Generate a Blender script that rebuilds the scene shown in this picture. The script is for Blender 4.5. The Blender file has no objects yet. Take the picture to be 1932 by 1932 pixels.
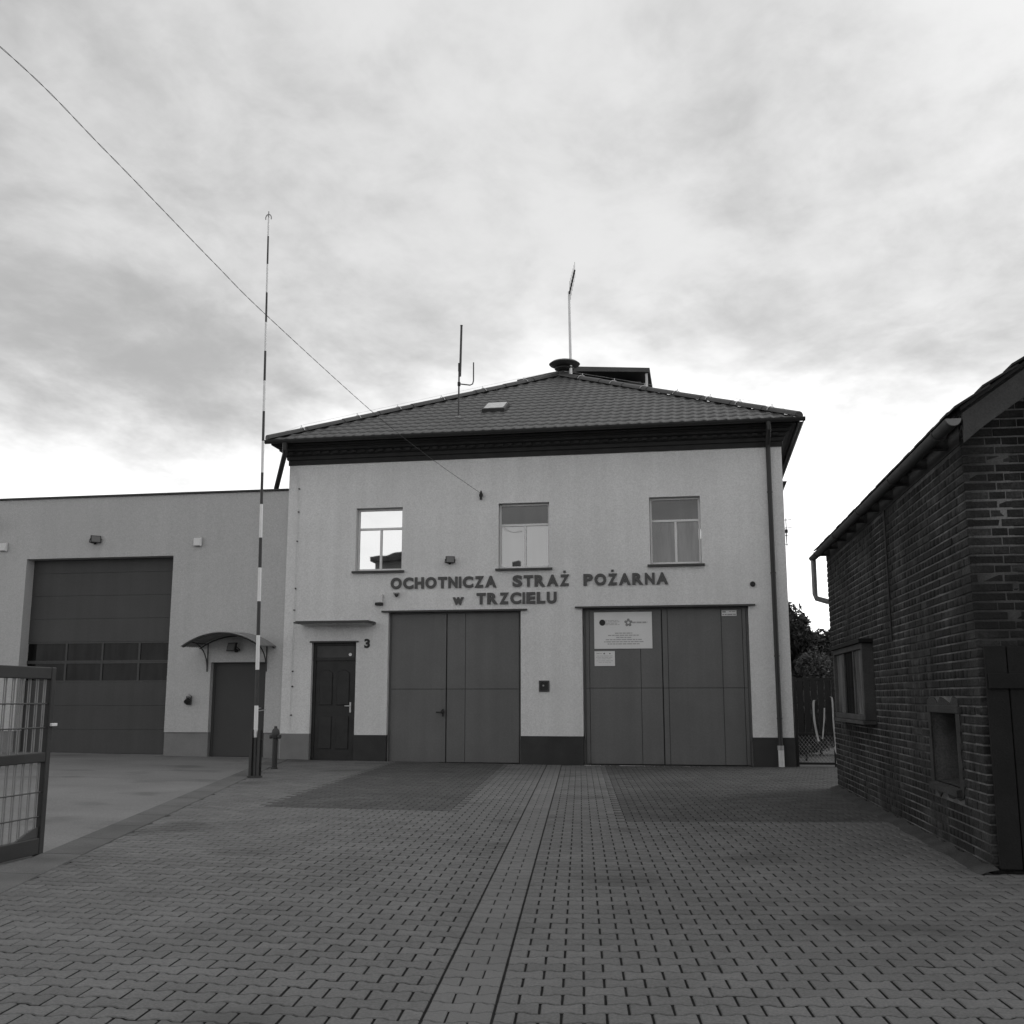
import bpy, bmesh, math, random
import numpy as np
from mathutils import Vector, Matrix, Euler

R = math.radians
random.seed(7)
rng = np.random.default_rng(7)
S = bpy.context.scene
COL = S.collection

# ------------------------------------------------------------------ camera
CAM_H, PITCH, YAW, FPX = 1.38, R(9.93), R(10.0), 2000.0 / 1932.0
cd = bpy.data.cameras.new('camera')
cd.sensor_width = 36.0
cd.lens = 36.0 * FPX
cd.clip_start, cd.clip_end = 0.05, 3000
cam = bpy.data.objects.new('camera', cd)
COL.objects.link(cam)
cam.location = (0, 0, CAM_H)
cam.rotation_euler = (math.pi / 2 + PITCH, 0, YAW)
S.camera = cam

# ------------------------------------------------------------------ sky, sun, exposure
SUN_EL, SUN_AZ = R(38), R(55)            # azimuth from +Y towards +X
w = bpy.data.worlds.new('World')
S.world = w
w.use_nodes = True
nt = w.node_tree
nt.nodes.clear()


def N(t, typ, **kw):
    n = t.nodes.new(typ)
    for k, v in kw.items():
        setattr(n, k, v)
    return n


def math_node(t, op, a, b=None, c=None, clamp=False):
    n = t.nodes.new('ShaderNodeMath')
    n.operation = op
    n.use_clamp = clamp
    for i, x in enumerate((a, b, c)):
        if x is None:
            continue
        if isinstance(x, (int, float)):
            n.inputs[i].default_value = x
        else:
            t.links.new(x, n.inputs[i])
    return n.outputs[0]


def map_range(t, x, a, b, c, d, smooth=False):
    n = t.nodes.new('ShaderNodeMapRange')
    if smooth:
        n.interpolation_type = 'SMOOTHSTEP'
    t.links.new(x, n.inputs[0])
    for i, v in enumerate((a, b, c, d)):
        n.inputs[1 + i].default_value = v
    return n.outputs[0]


sky = N(nt, 'ShaderNodeTexSky', sky_type='NISHITA', sun_disc=False)
sky.sun_elevation, sky.sun_rotation = SUN_EL, SUN_AZ
sky.air_density, sky.dust_density = 1.0, 3.0
skybw = N(nt, 'ShaderNodeRGBToBW')
nt.links.new(sky.outputs[0], skybw.inputs[0])
tc = N(nt, 'ShaderNodeTexCoord')
sep = N(nt, 'ShaderNodeSeparateXYZ')
nt.links.new(tc.outputs['Generated'], sep.inputs[0])
zc = math_node(nt, 'MAXIMUM', sep.outputs[2], 0.0)
den = math_node(nt, 'ADD', zc, 0.16)
px = math_node(nt, 'DIVIDE', sep.outputs[0], den)
py = math_node(nt, 'DIVIDE', sep.outputs[1], den)
comb = N(nt, 'ShaderNodeCombineXYZ')
nt.links.new(px, comb.inputs[0])
nt.links.new(py, comb.inputs[1])


def cloud_noise(scale, rot, sx, sy, detail, dist, off):
    mp = N(nt, 'ShaderNodeMapping')
    mp.inputs['Rotation'].default_value = (0, 0, rot)
    mp.inputs['Scale'].default_value = (sx, sy, 1)
    mp.inputs['Location'].default_value = off
    nt.links.new(comb.outputs[0], mp.inputs[0])
    nz = N(nt, 'ShaderNodeTexNoise')
    nz.inputs['Scale'].default_value = scale
    nz.inputs['Detail'].default_value = detail
    nz.inputs['Roughness'].default_value = 0.6
    nz.inputs['Distortion'].default_value = dist
    nt.links.new(mp.outputs[0], nz.inputs[0])
    return nz.outputs[0]


c1 = cloud_noise(0.75, R(35), 1.0, 0.7, 7, 0.25, (3.1, 1.7, 0))
c2 = cloud_noise(2.4, R(20), 1.0, 0.8, 6, 0.25, (0.4, 5.2, 2.0))
c3 = cloud_noise(6.5, R(28), 1.0, 0.85, 8, 0.25, (7.4, 2.2, 4.0))
cl = math_node(nt, 'ADD', math_node(nt, 'MULTIPLY', c1, 0.48), math_node(nt, 'MULTIPLY', c2, 0.34))
cl = math_node(nt, 'ADD', cl, math_node(nt, 'MULTIPLY', c3, 0.22))
cl = map_range(nt, cl, 0.37, 0.61, 0.0, 1.0, True)
cloud = map_range(nt, cl, 0.0, 1.0, 3.1, 5.5)            # cloud brightness, in the sky's own units
zw = math_node(nt, 'ADD', sep.outputs[2], math_node(nt, 'MULTIPLY', math_node(nt, 'SUBTRACT', c1, 0.5), -0.55))
hor = map_range(nt, zw, 0.13, 0.37, 1.0, 0.0, True)   # thin bright air low down
cloud_low = math_node(nt, 'ADD', cloud, math_node(nt, 'MULTIPLY', hor, 6.5))
mixs = N(nt, 'ShaderNodeMix')
mixs.data_type = 'FLOAT'
mixs.inputs[0].default_value = 0.8
nt.links.new(skybw.outputs[0], mixs.inputs[2])
nt.links.new(cloud_low, mixs.inputs[3])
bg = N(nt, 'ShaderNodeBackground')
bg.inputs[1].default_value = 0.1
wo = N(nt, 'ShaderNodeOutputWorld')
nt.links.new(mixs.outputs[0], bg.inputs[0])
nt.links.new(bg.outputs[0], wo.inputs[0])

sd = bpy.data.lights.new('sun', 'SUN')
sd.energy = 0.5
sd.angle = R(30)
sd.color = (1.0, 1.0, 1.0)
sun = bpy.data.objects.new('sun', sd)
COL.objects.link(sun)
sdir = Vector((math.sin(SUN_AZ) * math.cos(SUN_EL), math.cos(SUN_AZ) * math.cos(SUN_EL), math.sin(SUN_EL)))
sun.rotation_euler = sdir.to_track_quat('Z', 'Y').to_euler()
sun.location = sdir * 60

vs = S.view_settings
vs.view_transform, vs.look, vs.exposure, vs.gamma, vs.use_curve_mapping = 'Standard', 'None', 0.68, 1.0, False
S.cycles.max_bounces = 6
S.cycles.diffuse_bounces = 4
S.cycles.glossy_bounces = 3


# ------------------------------------------------------------------ materials (a black and white photograph: all neutral)
MATS = {}


def M(name, v, rough=0.85, var=0.12, scale=3.0, fine=0.06, fscale=60.0, bump=0.0, bscale=80.0, metallic=0.0,
      spec=0.3, rnd=0.0, attr=0.0, streak=0.0, blotch=0.0, blotch_v=0.3, bl_scale=1.3, bl_lo=0.56, bl_hi=0.68):
    if name in MATS:
        return MATS[name]
    m = bpy.data.materials.new(name)
    m.use_nodes = True
    t = m.node_tree
    b = t.nodes['Principled BSDF']
    geo = N(t, 'ShaderNodeNewGeometry')
    pos = geo.outputs['Position']

    def noise(sc, detail=5, vec=None):
        n = N(t, 'ShaderNodeTexNoise')
        n.inputs['Scale'].default_value = sc
        n.inputs['Detail'].default_value = detail
        t.links.new(vec or pos, n.inputs[0])
        return n.outputs[0]
    val = map_range(t, noise(scale), 0.25, 0.75, v * (1 - var), v * (1 + var))
    if fine:
        val = math_node(t, 'MULTIPLY', val, map_range(t, noise(fscale, 3), 0.25, 0.75, 1 - fine, 1 + fine))
    if rnd:
        oi = N(t, 'ShaderNodeObjectInfo')
        val = math_node(t, 'MULTIPLY', val, map_range(t, oi.outputs['Random'], 0, 1, 1 - rnd, 1 + rnd))
    if attr:
        at = N(t, 'ShaderNodeAttribute', attribute_name='piece')
        val = math_node(t, 'MULTIPLY', val, map_range(t, at.outputs['Fac'], 0, 1, 1 - attr, 1 + attr))
    if streak:
        mp = N(t, 'ShaderNodeMapping')
        mp.inputs['Scale'].default_value = (5.0, 5.0, 0.25)
        t.links.new(pos, mp.inputs[0])
        val = math_node(t, 'MULTIPLY', val, map_range(t, noise(1.0, 4, mp.outputs[0]), 0.35, 0.75, 1 + streak * .5, 1 - streak))
    if blotch:
        mix = N(t, 'ShaderNodeMix')
        mix.data_type = 'FLOAT'
        t.links.new(map_range(t, noise(bl_scale, 8), bl_lo, bl_hi, 0, blotch), mix.inputs[0])
        t.links.new(val, mix.inputs[2])
        mix.inputs[3].default_value = blotch_v
        val = mix.outputs[0]
    t.links.new(val, b.inputs['Base Color'])
    b.inputs['Roughness'].default_value = rough
    b.inputs['Metallic'].default_value = metallic
    b.inputs['Specular IOR Level'].default_value = spec
    if bump:
        bn = N(t, 'ShaderNodeBump')
        bn.inputs['Strength'].default_value = bump
        bn.inputs['Distance'].default_value = 0.01
        t.links.new(noise(bscale, 4), bn.inputs['Height'])
        t.links.new(bn.outputs[0], b.inputs['Normal'])
    MATS[name] = m
    return m


def glass_mat(name, refl, dark=0.03, wob=0.0):
    m = bpy.data.materials.new(name)
    m.use_nodes = True
    t = m.node_tree
    t.nodes.clear()
    d = N(t, 'ShaderNodeBsdfDiffuse')
    gp_ = N(t, 'ShaderNodeNewGeometry')
    mp_ = N(t, 'ShaderNodeMapping')
    mp_.inputs['Scale'].default_value = (9.0, 9.0, 1.2)
    t.links.new(gp_.outputs['Position'], mp_.inputs[0])
    nz_ = N(t, 'ShaderNodeTexNoise')
    nz_.inputs['Scale'].default_value = 1.0
    nz_.inputs['Detail'].default_value = 4
    t.links.new(mp_.outputs[0], nz_.inputs[0])
    t.links.new(map_range(t, nz_.outputs[0], 0.3, 0.7, dark * .3, dark * 1.7), d.inputs[0])
    g = N(t, 'ShaderNodeBsdfGlossy')
    g.inputs['Color'].default_value = (.95, .95, .95, 1)
    g.inputs['Roughness'].default_value = 0.015
    if wob:
        geo = N(t, 'ShaderNodeNewGeometry')
        nz = N(t, 'ShaderNodeTexNoise')
        nz.inputs['Scale'].default_value = 1.6
        nz.inputs['Detail'].default_value = 1
        t.links.new(geo.outputs['Position'], nz.inputs[0])
        bn = N(t, 'ShaderNodeBump')
        bn.inputs['Strength'].default_value = wob
        bn.inputs['Distance'].default_value = 0.02
        t.links.new(nz.outputs[0], bn.inputs['Height'])
        t.links.new(bn.outputs[0], g.inputs['Normal'])
    mx = N(t, 'ShaderNodeMixShader')
    mx.inputs[0].default_value = refl
    o = N(t, 'ShaderNodeOutputMaterial')
    t.links.new(d.outputs[0], mx.inputs[1])
    t.links.new(g.outputs[0], mx.inputs[2])
    t.links.new(mx.outputs[0], o.inputs[0])
    MATS[name] = m
    return m


render_main = M('render_main', 0.62, 0.95, 0.045, 0.6, 0.13, 38, 0.9, 70, streak=0.05, blotch=0.35, blotch_v=0.5, bl_scale=0.55, bl_lo=0.5, bl_hi=0.75)
render_wing = M('render_wing', 0.43, 0.95, 0.05, 0.6, 0.13, 38, 0.9, 70, streak=0.04, blotch=0.35, blotch_v=0.35, bl_scale=0.55, bl_lo=0.5, bl_hi=0.75)
plinth_dark = M('plinth_dark', 0.035, 0.8, 0.2, 3, 0.1, 50, 0.3, 90)
plinth_grey = M('plinth_grey', 0.19, 0.9, 0.12, 3, 0.15, 90, 0.6, 160)
cornice_m = M('cornice_dark', 0.022, 0.75, 0.25, 4, 0.1, 40, 0.2, 60)
roof_m = M('roof_tile_sheet', 0.05, 0.5, 0.25, 1.8, 0.15, 25, spec=0.45)
gutter_m = M('gutter_dark', 0.03, 0.45, 0.15, 3)
steel_gate = M('gate_sheet', 0.118, 0.6, 0.06, 1.4, 0.08, 30, 0.22, 5, streak=0.09, blotch=0.4, blotch_v=0.095, bl_scale=1.6, bl_lo=0.5, bl_hi=0.7)
gate_wing = M('sectional_panel', 0.058, 0.6, 0.1, 1.2, 0.08, 40, 0.12, 6, streak=0.1)
door_wing = M('side_door_sheet', 0.05, 0.6, 0.06, 2)
wood_dark = M('door_wood', 0.022, 0.5, 0.3, 5, 0.1, 40)
white_frame = M('window_frame', 0.6, 0.5, 0.05, 3)
sill_m = M('sill_metal', 0.045, 0.5, 0.15, 4)
black_m = M('black_plastic', 0.02, 0.5, 0.1, 5)
dark_metal = M('dark_metal', 0.05, 0.5, 0.2, 6)
mid_metal = M('galvanised', 0.3, 0.45, 0.15, 8, metallic=0.3)
light_metal = M('light_metal', 0.55, 0.4, 0.1, 8)
white_paint = M('white_paint', 0.72, 0.55, 0.06, 5)
stripe_dark = M('stripe_dark', 0.05, 0.55, 0.15, 5)
letter_m = M('letter_plastic', 0.075, 0.5, 0.06, 3)
sign_m = M('sign_board', 0.62, 0.5, 0.04, 3)
print_m = M('sign_print', 0.12, 0.6, 0.05, 3)
print_l = M('sign_print_pale', 0.33, 0.6, 0.05, 3)
paver_i = M('paver_single', 0.128, 0.92, 0.14, 1.6, 0.24, 70, 0.5, 220, rnd=0.10, blotch=0.7, blotch_v=0.062, bl_scale=0.8)
paver_s = M('paver_field', 0.128, 0.92, 0.14, 1.6, 0.24, 70, 0.5, 220, attr=0.10, blotch=0.7, blotch_v=0.062, bl_scale=0.8)
paver_d = M('paver_dark_field', 0.072, 0.92, 0.16, 1.1, 0.22, 120, 0.5, 220, attr=0.16, blotch=0.4, blotch_v=0.05, bl_scale=0.9)
paver_di = M('paver_dark_single', 0.072, 0.92, 0.16, 1.1, 0.22, 120, 0.5, 220, rnd=0.16, blotch=0.4, blotch_v=0.05, bl_scale=0.9)
paver_ci = M('paver_channel_single', 0.138, 0.92, 0.12, 1.1, 0.2, 120, 0.5, 220, rnd=0.05)
paver_c = M('paver_channel_field', 0.138, 0.92, 0.12, 1.1, 0.2, 120, 0.5, 220, attr=0.05)
joint_dirt = M('joint_dirt', 0.03, 1.0, 0.3, 4, 0.3, 100)
sand_m = M('joint_sand', 0.016, 1.0, 0.3, 4, 0.3, 100)
kerb_m = M('kerb_stone', 0.10, 0.95, 0.2, 2, 0.25, 90, 0.5, 150, rnd=0.15)
concrete_m = M('concrete_yard', 0.155, 0.95, 0.16, 0.7, 0.22, 45, 0.7, 90, blotch=0.65, blotch_v=0.085, bl_scale=0.9)
ground_m = M('ground_earth', 0.07, 1.0, 0.3, 0.4, 0.2, 20)
brick_i = M('brick_single', 0.029, 0.95, 0.5, 6, 0.4, 45, 1.0, 60, rnd=0.4, streak=0.55, blotch=0.85, blotch_v=0.011, bl_scale=1.2, bl_lo=0.50, bl_hi=0.60)
brick_s = M('brick_field', 0.029, 0.95, 0.5, 6, 0.4, 45, 1.0, 60, attr=0.4, streak=0.55, blotch=0.85, blotch_v=0.011, bl_scale=1.2, bl_lo=0.50, bl_hi=0.60)
mortar_m = M('mortar', 0.165, 1.0, 0.5, 2.2, 0.3, 60, 0.6, 120, streak=0.5, blotch=0.9, blotch_v=0.028, bl_scale=1.1, bl_lo=0.42, bl_hi=0.62)
plaster_m = M('old_plaster', 0.04, 1.0, 0.3, 4, 0.3, 60, 0.8, 80)
old_wood = M('old_wood', 0.06, 0.9, 0.3, 4, 0.2, 60, 0.4, 70)
black_wood = M('tarred_planks', 0.010, 0.85, 0.3, 4, 0.2, 60, 0.4, 70)
old_tile = M('old_clay_tile', 0.035, 0.9, 0.3, 4, 0.2, 50, rnd=0.3)
leaf_m = M('leaves', 0.035, 0.7, 0.5, 1.5, 0.3, 30)
leaf_m2 = M('leaves_pale', 0.085, 0.7, 0.4, 1.5, 0.3, 30)
bark_m = M('bark', 0.05, 0.95, 0.3, 5)
pale_m = M('pale_webbing', 0.42, 0.8, 0.15, 6)
house_m = M('far_wall', 0.12, 0.9, 0.1, 0.6)
glass_bright = glass_mat('bright_reflection_glass', 0.56, 0.04, 0.10)  # no real coating: mirror share raised to put a bright sky reflection in
glass_mid = glass_mat('mid_reflection_glass', 0.20, 0.04, 0.14)  # same glazing, mirror share lowered to put in a weaker sky reflection
glass_dim = glass_mat('dim_reflection_glass', 0.07, 0.055, 0.12)  # same glazing again, set to show the dimmest sky reflection
glass_dark = glass_mat('dark_glass', 0.06, 0.012)
glass_black = glass_mat('black_glass', 0.012, 0.008)
glass_old = glass_mat('old_glass', 0.25, 0.10, 0.3)


# ------------------------------------------------------------------ mesh helpers
class MB:
    def __init__(s):
        s.v, s.f = [], []

    def add(s, vs_, fs):
        o = len(s.v)
        s.v += [tuple(p) for p in vs_]
        s.f += [tuple(i + o for i in f) for f in fs]
        return s

    def box(s, x0, y0, z0, x1, y1, z1):
        x0, x1 = sorted((x0, x1)); y0, y1 = sorted((y0, y1)); z0, z1 = sorted((z0, z1))
        return s.add([(x0, y0, z0), (x1, y0, z0), (x1, y1, z0), (x0, y1, z0), (x0, y0, z1), (x1, y0, z1), (x1, y1, z1), (x0, y1, z1)],
                     [(0, 3, 2, 1), (4, 5, 6, 7), (0, 1, 5, 4), (1, 2, 6, 5), (2, 3, 7, 6), (3, 0, 4, 7)])

    def tube(s, pts, r, n=8, caps=True):
        pts = [Vector(p) for p in pts]
        rs = r if isinstance(r, (list, tuple)) else [r] * len(pts)
        rings = []
        ref = None
        for i, p in enumerate(pts):
            t = (pts[min(i + 1, len(pts) - 1)] - pts[max(i - 1, 0)]).normalized()
            if ref is None:
                ref = Vector((0, 0, 1)) if abs(t.z) < .9 else Vector((1, 0, 0))
            a = t.cross(ref).normalized()
            b = a.cross(t).normalized()
            ref = b
            rings.append([p + (a * math.cos(2 * math.pi * k / n) + b * math.sin(2 * math.pi * k / n)) * rs[i] for k in range(n)])
        vv = [q for g in rings for q in g]
        ff = []
        for i in range(len(pts) - 1):
            for k in range(n):
                ff.append((i * n + k, i * n + (k + 1) % n, (i + 1) * n + (k + 1) % n, (i + 1) * n + k))
        if caps:
            ff.append(tuple(range(n))[::-1])
            ff.append(tuple((len(pts) - 1) * n + k for k in range(n)))
        return s.add(vv, ff)

    def lathe(s, prof, c, n=16):
        vv, ff = [], []
        for r, z in prof:
            for k in range(n):
                a = 2 * math.pi * k / n
                vv.append((c[0] + r * math.cos(a), c[1] + r * math.sin(a), c[2] + z))
        for i in range(len(prof) - 1):
            for k in range(n):
                ff.append((i * n + k, i * n + (k + 1) % n, (i + 1) * n + (k + 1) % n, (i + 1) * n + k))
        ff.append(tuple(range(n))[::-1])
        ff.append(tuple((len(prof) - 1) * n + k for k in range(n)))
        return s.add(vv, ff)

    def disc_y(s, cx, y0, y1, cz, r, n=16):           # short cylinder along Y
        return s.tube([(cx, y0, cz), (cx, y1, cz)], r, n)

    def poly_y(s, pts, y0, y1):                       # XZ polygon extruded along Y
        n = len(pts)
        vv = [(x, y0, z) for x, z in pts] + [(x, y1, z) for x, z in pts]
        ff = [tuple(range(n)), tuple(range(2 * n - 1, n - 1, -1))]
        for i in range(n):
            j = (i + 1) % n
            ff.append((i, i + n, j + n, j))
        return s.add(vv, ff)

    def poly_x(s, pts, x0, x1):                       # YZ polygon extruded along X
        n = len(pts)
        vv = [(x0, y, z) for y, z in pts] + [(x1, y, z) for y, z in pts]
        ff = [tuple(range(n)), tuple(range(2 * n - 1, n - 1, -1))]
        for i in range(n):
            j = (i + 1) % n
            ff.append((i, i + n, j + n, j))
        return s.add(vv, ff)


OFF = {}


def link(o, parent):
    COL.objects.link(o)
    if parent is not None:
        o.parent = parent


def obj(name, mb, mat, parent=None, bevel=0.0, smooth=0.0, off=None):
    me = bpy.data.meshes.new(name)
    me.from_pydata(mb.v, [], mb.f)
    bm = bmesh.new()
    bm.from_mesh(me)
    bmesh.ops.recalc_face_normals(bm, faces=bm.faces)
    if bevel:
        bmesh.ops.bevel(bm, geom=bm.edges[:], offset=bevel, segments=1, affect='EDGES', clamp_overlap=True)
    o = bpy.data.objects.new(name, me)
    d = Vector((0, 0, 0))
    if off is not None:
        d = Vector(off)
    elif parent is not None and parent.name in OFF:
        d = OFF[parent.name]
    elif parent is None:
        xs = [v.co for v in bm.verts]
        d = Vector(((min(c.x for c in xs) + max(c.x for c in xs)) / 2, (min(c.y for c in xs) + max(c.y for c in xs)) / 2, min(c.z for c in xs)))
        o.location = d
    bmesh.ops.translate(bm, verts=bm.verts, vec=-d)
    bm.to_mesh(me)
    bm.free()
    if smooth:
        me.polygons.foreach_set('use_smooth', [True] * len(me.polygons))
        me.set_sharp_from_angle(angle=R(smooth))
    me.materials.append(mat)
    link(o, parent)
    OFF[o.name] = d
    return o


def tag(o, label, cat, group=None):
    o['label'] = label
    o['category'] = cat
    if group:
        o['group'] = group
    return o


def struct(o):
    o['kind'] = 'structure'
    return o


def thing(name, label, cat, loc, group=None, rotz=0.0, local=False):
    o = bpy.data.objects.new(name, None)
    o.empty_display_size = 0.2
    o.location = loc
    o.rotation_euler = (0, 0, rotz)
    COL.objects.link(o)
    OFF[o.name] = Vector((0, 0, 0)) if local else Vector(loc)
    return tag(o, label, cat, group)


def box(name, a, b, mat, parent=None, bevel=0.0):
    return obj(name, MB().box(*a, *b), mat, parent, bevel)


# camera projection, used only to rank pieces by how large they show
_f = Vector((-math.sin(YAW) * math.cos(PITCH), math.cos(YAW) * math.cos(PITCH), math.sin(PITCH)))
_r = Vector((math.cos(YAW), math.sin(YAW), 0))
_u = _r.cross(_f)


def depth_view(p):
    v = Vector(p) - Vector((0, 0, CAM_H))
    z = v.dot(_f)
    if z < .1:
        return None
    return 0.5 + FPX * v.dot(_r) / z, 0.5 - FPX * v.dot(_u) / z, z


# ------------------------------------------------------------------ ground
PA = R(6.38)                                   # the paving runs 6.4 degrees off the facade's normal
PO = Vector((-1.085, 4.74))
PU = Vector((math.cos(PA), math.sin(PA)))
PV = Vector((-math.sin(PA), math.cos(PA)))


def uv_xy(u, v):
    return PO.x + PU.x * u + PV.x * v, PO.y + PU.y * u + PV.y * v


def gz(x, y):
    s = -((x - PO.x) * PU.x + (y - PO.y) * PU.y)
    k = min(1, max(0, (y - 6) / 16))
    if s > 0:
        return 0.022 * s * (1 - 0.45 * k)
    return 0.008 * (-s) * (1 - 0.6 * k)


EA, EB = Vector((-5.49, 8.40)), Vector((-8.34, 19.10))      # edge of the concrete yard
ED = (EB - EA).normalized()
EN = Vector((ED.y, -ED.x))                                   # towards the pavers


def edge_d(x, y):
    return (x - EA.x) * EN.x + (y - EA.y) * EN.y


g = MB()
g.add([(-500, -500, -0.06), (500, -500, -0.06), (500, 900, -0.06), (-500, 900, -0.06)], [(0, 1, 2, 3)])
struct(obj('ground', g, ground_m))

FY = 22.46          # facade plane


def sheet(x_fn, ys, nx, dz):
    m = MB()
    vv, ff = [], []
    for y in ys:
        xa, xb = x_fn(y)
        for i in range(nx + 1):
            x = xa + (xb - xa) * i / nx
            vv.append((x, y, gz(x, y) + dz))
    n = nx + 1
    for j in range(len(ys) - 1):
        for i in range(nx):
            ff.append((j * n + i, j * n + i + 1, (j + 1) * n + i + 1, (j + 1) * n + i))
    return m.add(vv, ff)


def edge_x(y):
    return EA.x + (y - EA.y) * ED.x / ED.y


ys = list(np.linspace(1.5, 22.7, 36))
yard = obj('paved_yard', sheet(lambda y: (edge_x(y), 4.6), ys, 30, -0.013), sand_m, off=(0, 0, 0))
struct(yard)
conc = obj('concrete_yard', sheet(lambda y: (-26.0, edge_x(y)), list(np.linspace(1.5, 22.8, 20)), 20, -0.004), concrete_m, off=(0, 0, 0))
struct(conc)

# kerb stones along the edge of the concrete yard
L = 1.0
k = -5
while True:
    a = EA + ED * (k * L)
    b = EA + ED * (k * L + L - 0.012)
    if b.y > 22.35:
        break
    vv = []
    for q, wd, zz in ((a, .015, -.03), (b, .015, -.03), (b, .34, -.03), (a, .34, -.03), (a, .015, .018), (b, .015, .018), (b, .34, .012), (a, .34, .012)):
        p = q + EN * wd
        vv.append((p.x, p.y, gz(p.x, p.y) + zz))
    m = MB().add(vv, [(0, 3, 2, 1), (4, 5, 6, 7), (0, 1, 5, 4), (1, 2, 6, 5), (2, 3, 7, 6), (3, 0, 4, 7)])
    obj('kerb_stone', m, kerb_m, yard, bevel=0.006)
    k += 1

# pavers: interlocking double-T blocks
PL, PP, AMP = 0.2, 0.147, 0.0115


def paver_outline(kind, gc=0.010, gl=0.006):
    hh, hw = PP / 2 + AMP - gl / 2, PP / 2 - AMP - gl / 2
    hl = PL / 2 - gc / 2
    up = [(-hl, hh), (-.066, hh), (-.036, hw), (.036, hw), (.066, hh), (hl, hh)]
    if kind == 'R':      # right half, straight cut at its left
        up = [(gc / 2, hw), (.036, hw), (.066, hh), (hl, hh)]
        up = [(x - PL / 4, y) for x, y in up]
    if kind == 'L':
        up = [(-hl, hh), (-.066, hh), (-.036, hw), (-gc / 2, hw)]
        up = [(x + PL / 4, y) for x, y in up]
    return up + [(x, -y) for x, y in reversed(up)]      # clockwise seen from above


def paver_template(kind, tight=False):
    ol = paver_outline(kind, 0.007 if tight else 0.0115, 0.0075 if tight else 0.0125)
    n = len(ol)
    c = 0.005
    cx = sum(p[0] for p in ol) / n
    x0, x1 = min(p[0] for p in ol), max(p[0] for p in ol)
    top = []
    for x, y in ol:
        xx = x - c if abs(x - x1) < 1e-6 else x + c if abs(x - x0) < 1e-6 else x
        top.append((xx, y - c * (1 if y > 0 else -1), 0.0))
    mid = [(x, y, -c) for x, y in ol]
    bot = [(x, y, -0.02) for x, y in ol]
    v = np.array(top + mid + bot)
    f = [tuple(range(n))[::-1]]
    for i in range(n):
        j = (i + 1) % n
        f.append((i, j, n + j, n + i))
        f.append((n + i, n + j, 2 * n + j, 2 * n + i))
    return v, f


TPL = {(kd, t): paver_template(kd, t) for kd in 'FLR' for t in (False, True)}
pav = []           # kind, tight, u, v, colour
nrow = int((22.35 - 2.6) / PP) + 4
for r in range(nrow):
    v = -2.1 + r * PP
    ev = r % 2 == 0
    # left field
    u = -0.154
    first = True
    while u > -13:
        if first and not ev:
            kd, wd = 'L', PL / 2
        else:
            kd, wd = 'F', PL
        first = False
        pav.append((kd, False, u - wd / 2, v)); u -= wd
    # channel
    if ev:
        pav += [('F', True, -0.05, v), ('L', True, 0.10, v)]
    else:
        pav += [('R', True, -0.10, v), ('F', True, 0.05, v)]
    u = 0.154
    first = True
    while u < 7.2:
        if first and not ev:
            kd, wd = 'R', PL / 2
        else:
            kd, wd = 'F', PL
        first = False
        pav.append((kd, False, u + wd / 2, v)); u += wd

BR = Vector((2.22, 9.24)); BROT = R(1.57)      # brick building: near corner and turn


def brick_side(x, y):                          # > 0 inside the brick building
    dx, dy = x - BR.x, y - BR.y
    return dx * math.cos(BROT) + dy * math.sin(BROT), -dx * math.sin(BROT) + dy * math.cos(BROT)


keep = []
for kd, t, u, v in pav:
    x, y = uv_xy(u, v)
    if edge_d(x, y) < 0.27 or y > FY - 0.075 or y < 2.0 or x > 4.4:
        continue
    bx_, by_ = brick_side(x, y)
    if bx_ > -0.06 and -0.10 < by_ < 8.05:
        continue
    dark = (v > 8.42 and -3.36 < u < -0.965) or (v > 7.47 and u > 0.965)
    cls = 'c' if t else ('d' if dark else 'n')
    pr = depth_view((x, y, gz(x, y)))
    inside = pr is not None and -0.01 < pr[0] < 1.01 and pr[1] < 1.015
    keep.append([kd, t, u, v, x, y, cls, (pr[2] if inside else 1e9)])
keep.sort(key=lambda q: q[-1])
matI = {'n': paver_i, 'd': paver_di, 'c': paver_ci}
matS = {'n': paver_s, 'd': paver_d, 'c': paver_c}
pm = {}
for kd, t, u, v, x, y, cls, _ in keep[:300]:
    key = (kd, t, cls)
    if key not in pm:
        me = bpy.data.meshes.new('paver')
        me.from_pydata(TPL[kd, t][0].tolist(), [], TPL[kd, t][1])
        me.materials.append(matI[cls])
        me.materials.append(joint_dirt)
        me.polygons.foreach_set('material_index', [1 if i and i % 2 == 0 else 0 for i in range(len(me.polygons))])
        pm[key] = me
    o = bpy.data.objects.new('paver', pm[key])
    sl = gz(x - 0.05, y) - gz(x + 0.05, y)
    o.location = (x, y, gz(x, y) + random.uniform(-.0012, .0012))
    o.rotation_euler = (random.gauss(0, .006), sl / 0.1 + random.gauss(0, .006), PA + random.gauss(0, .006))
    link(o, yard)


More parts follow.
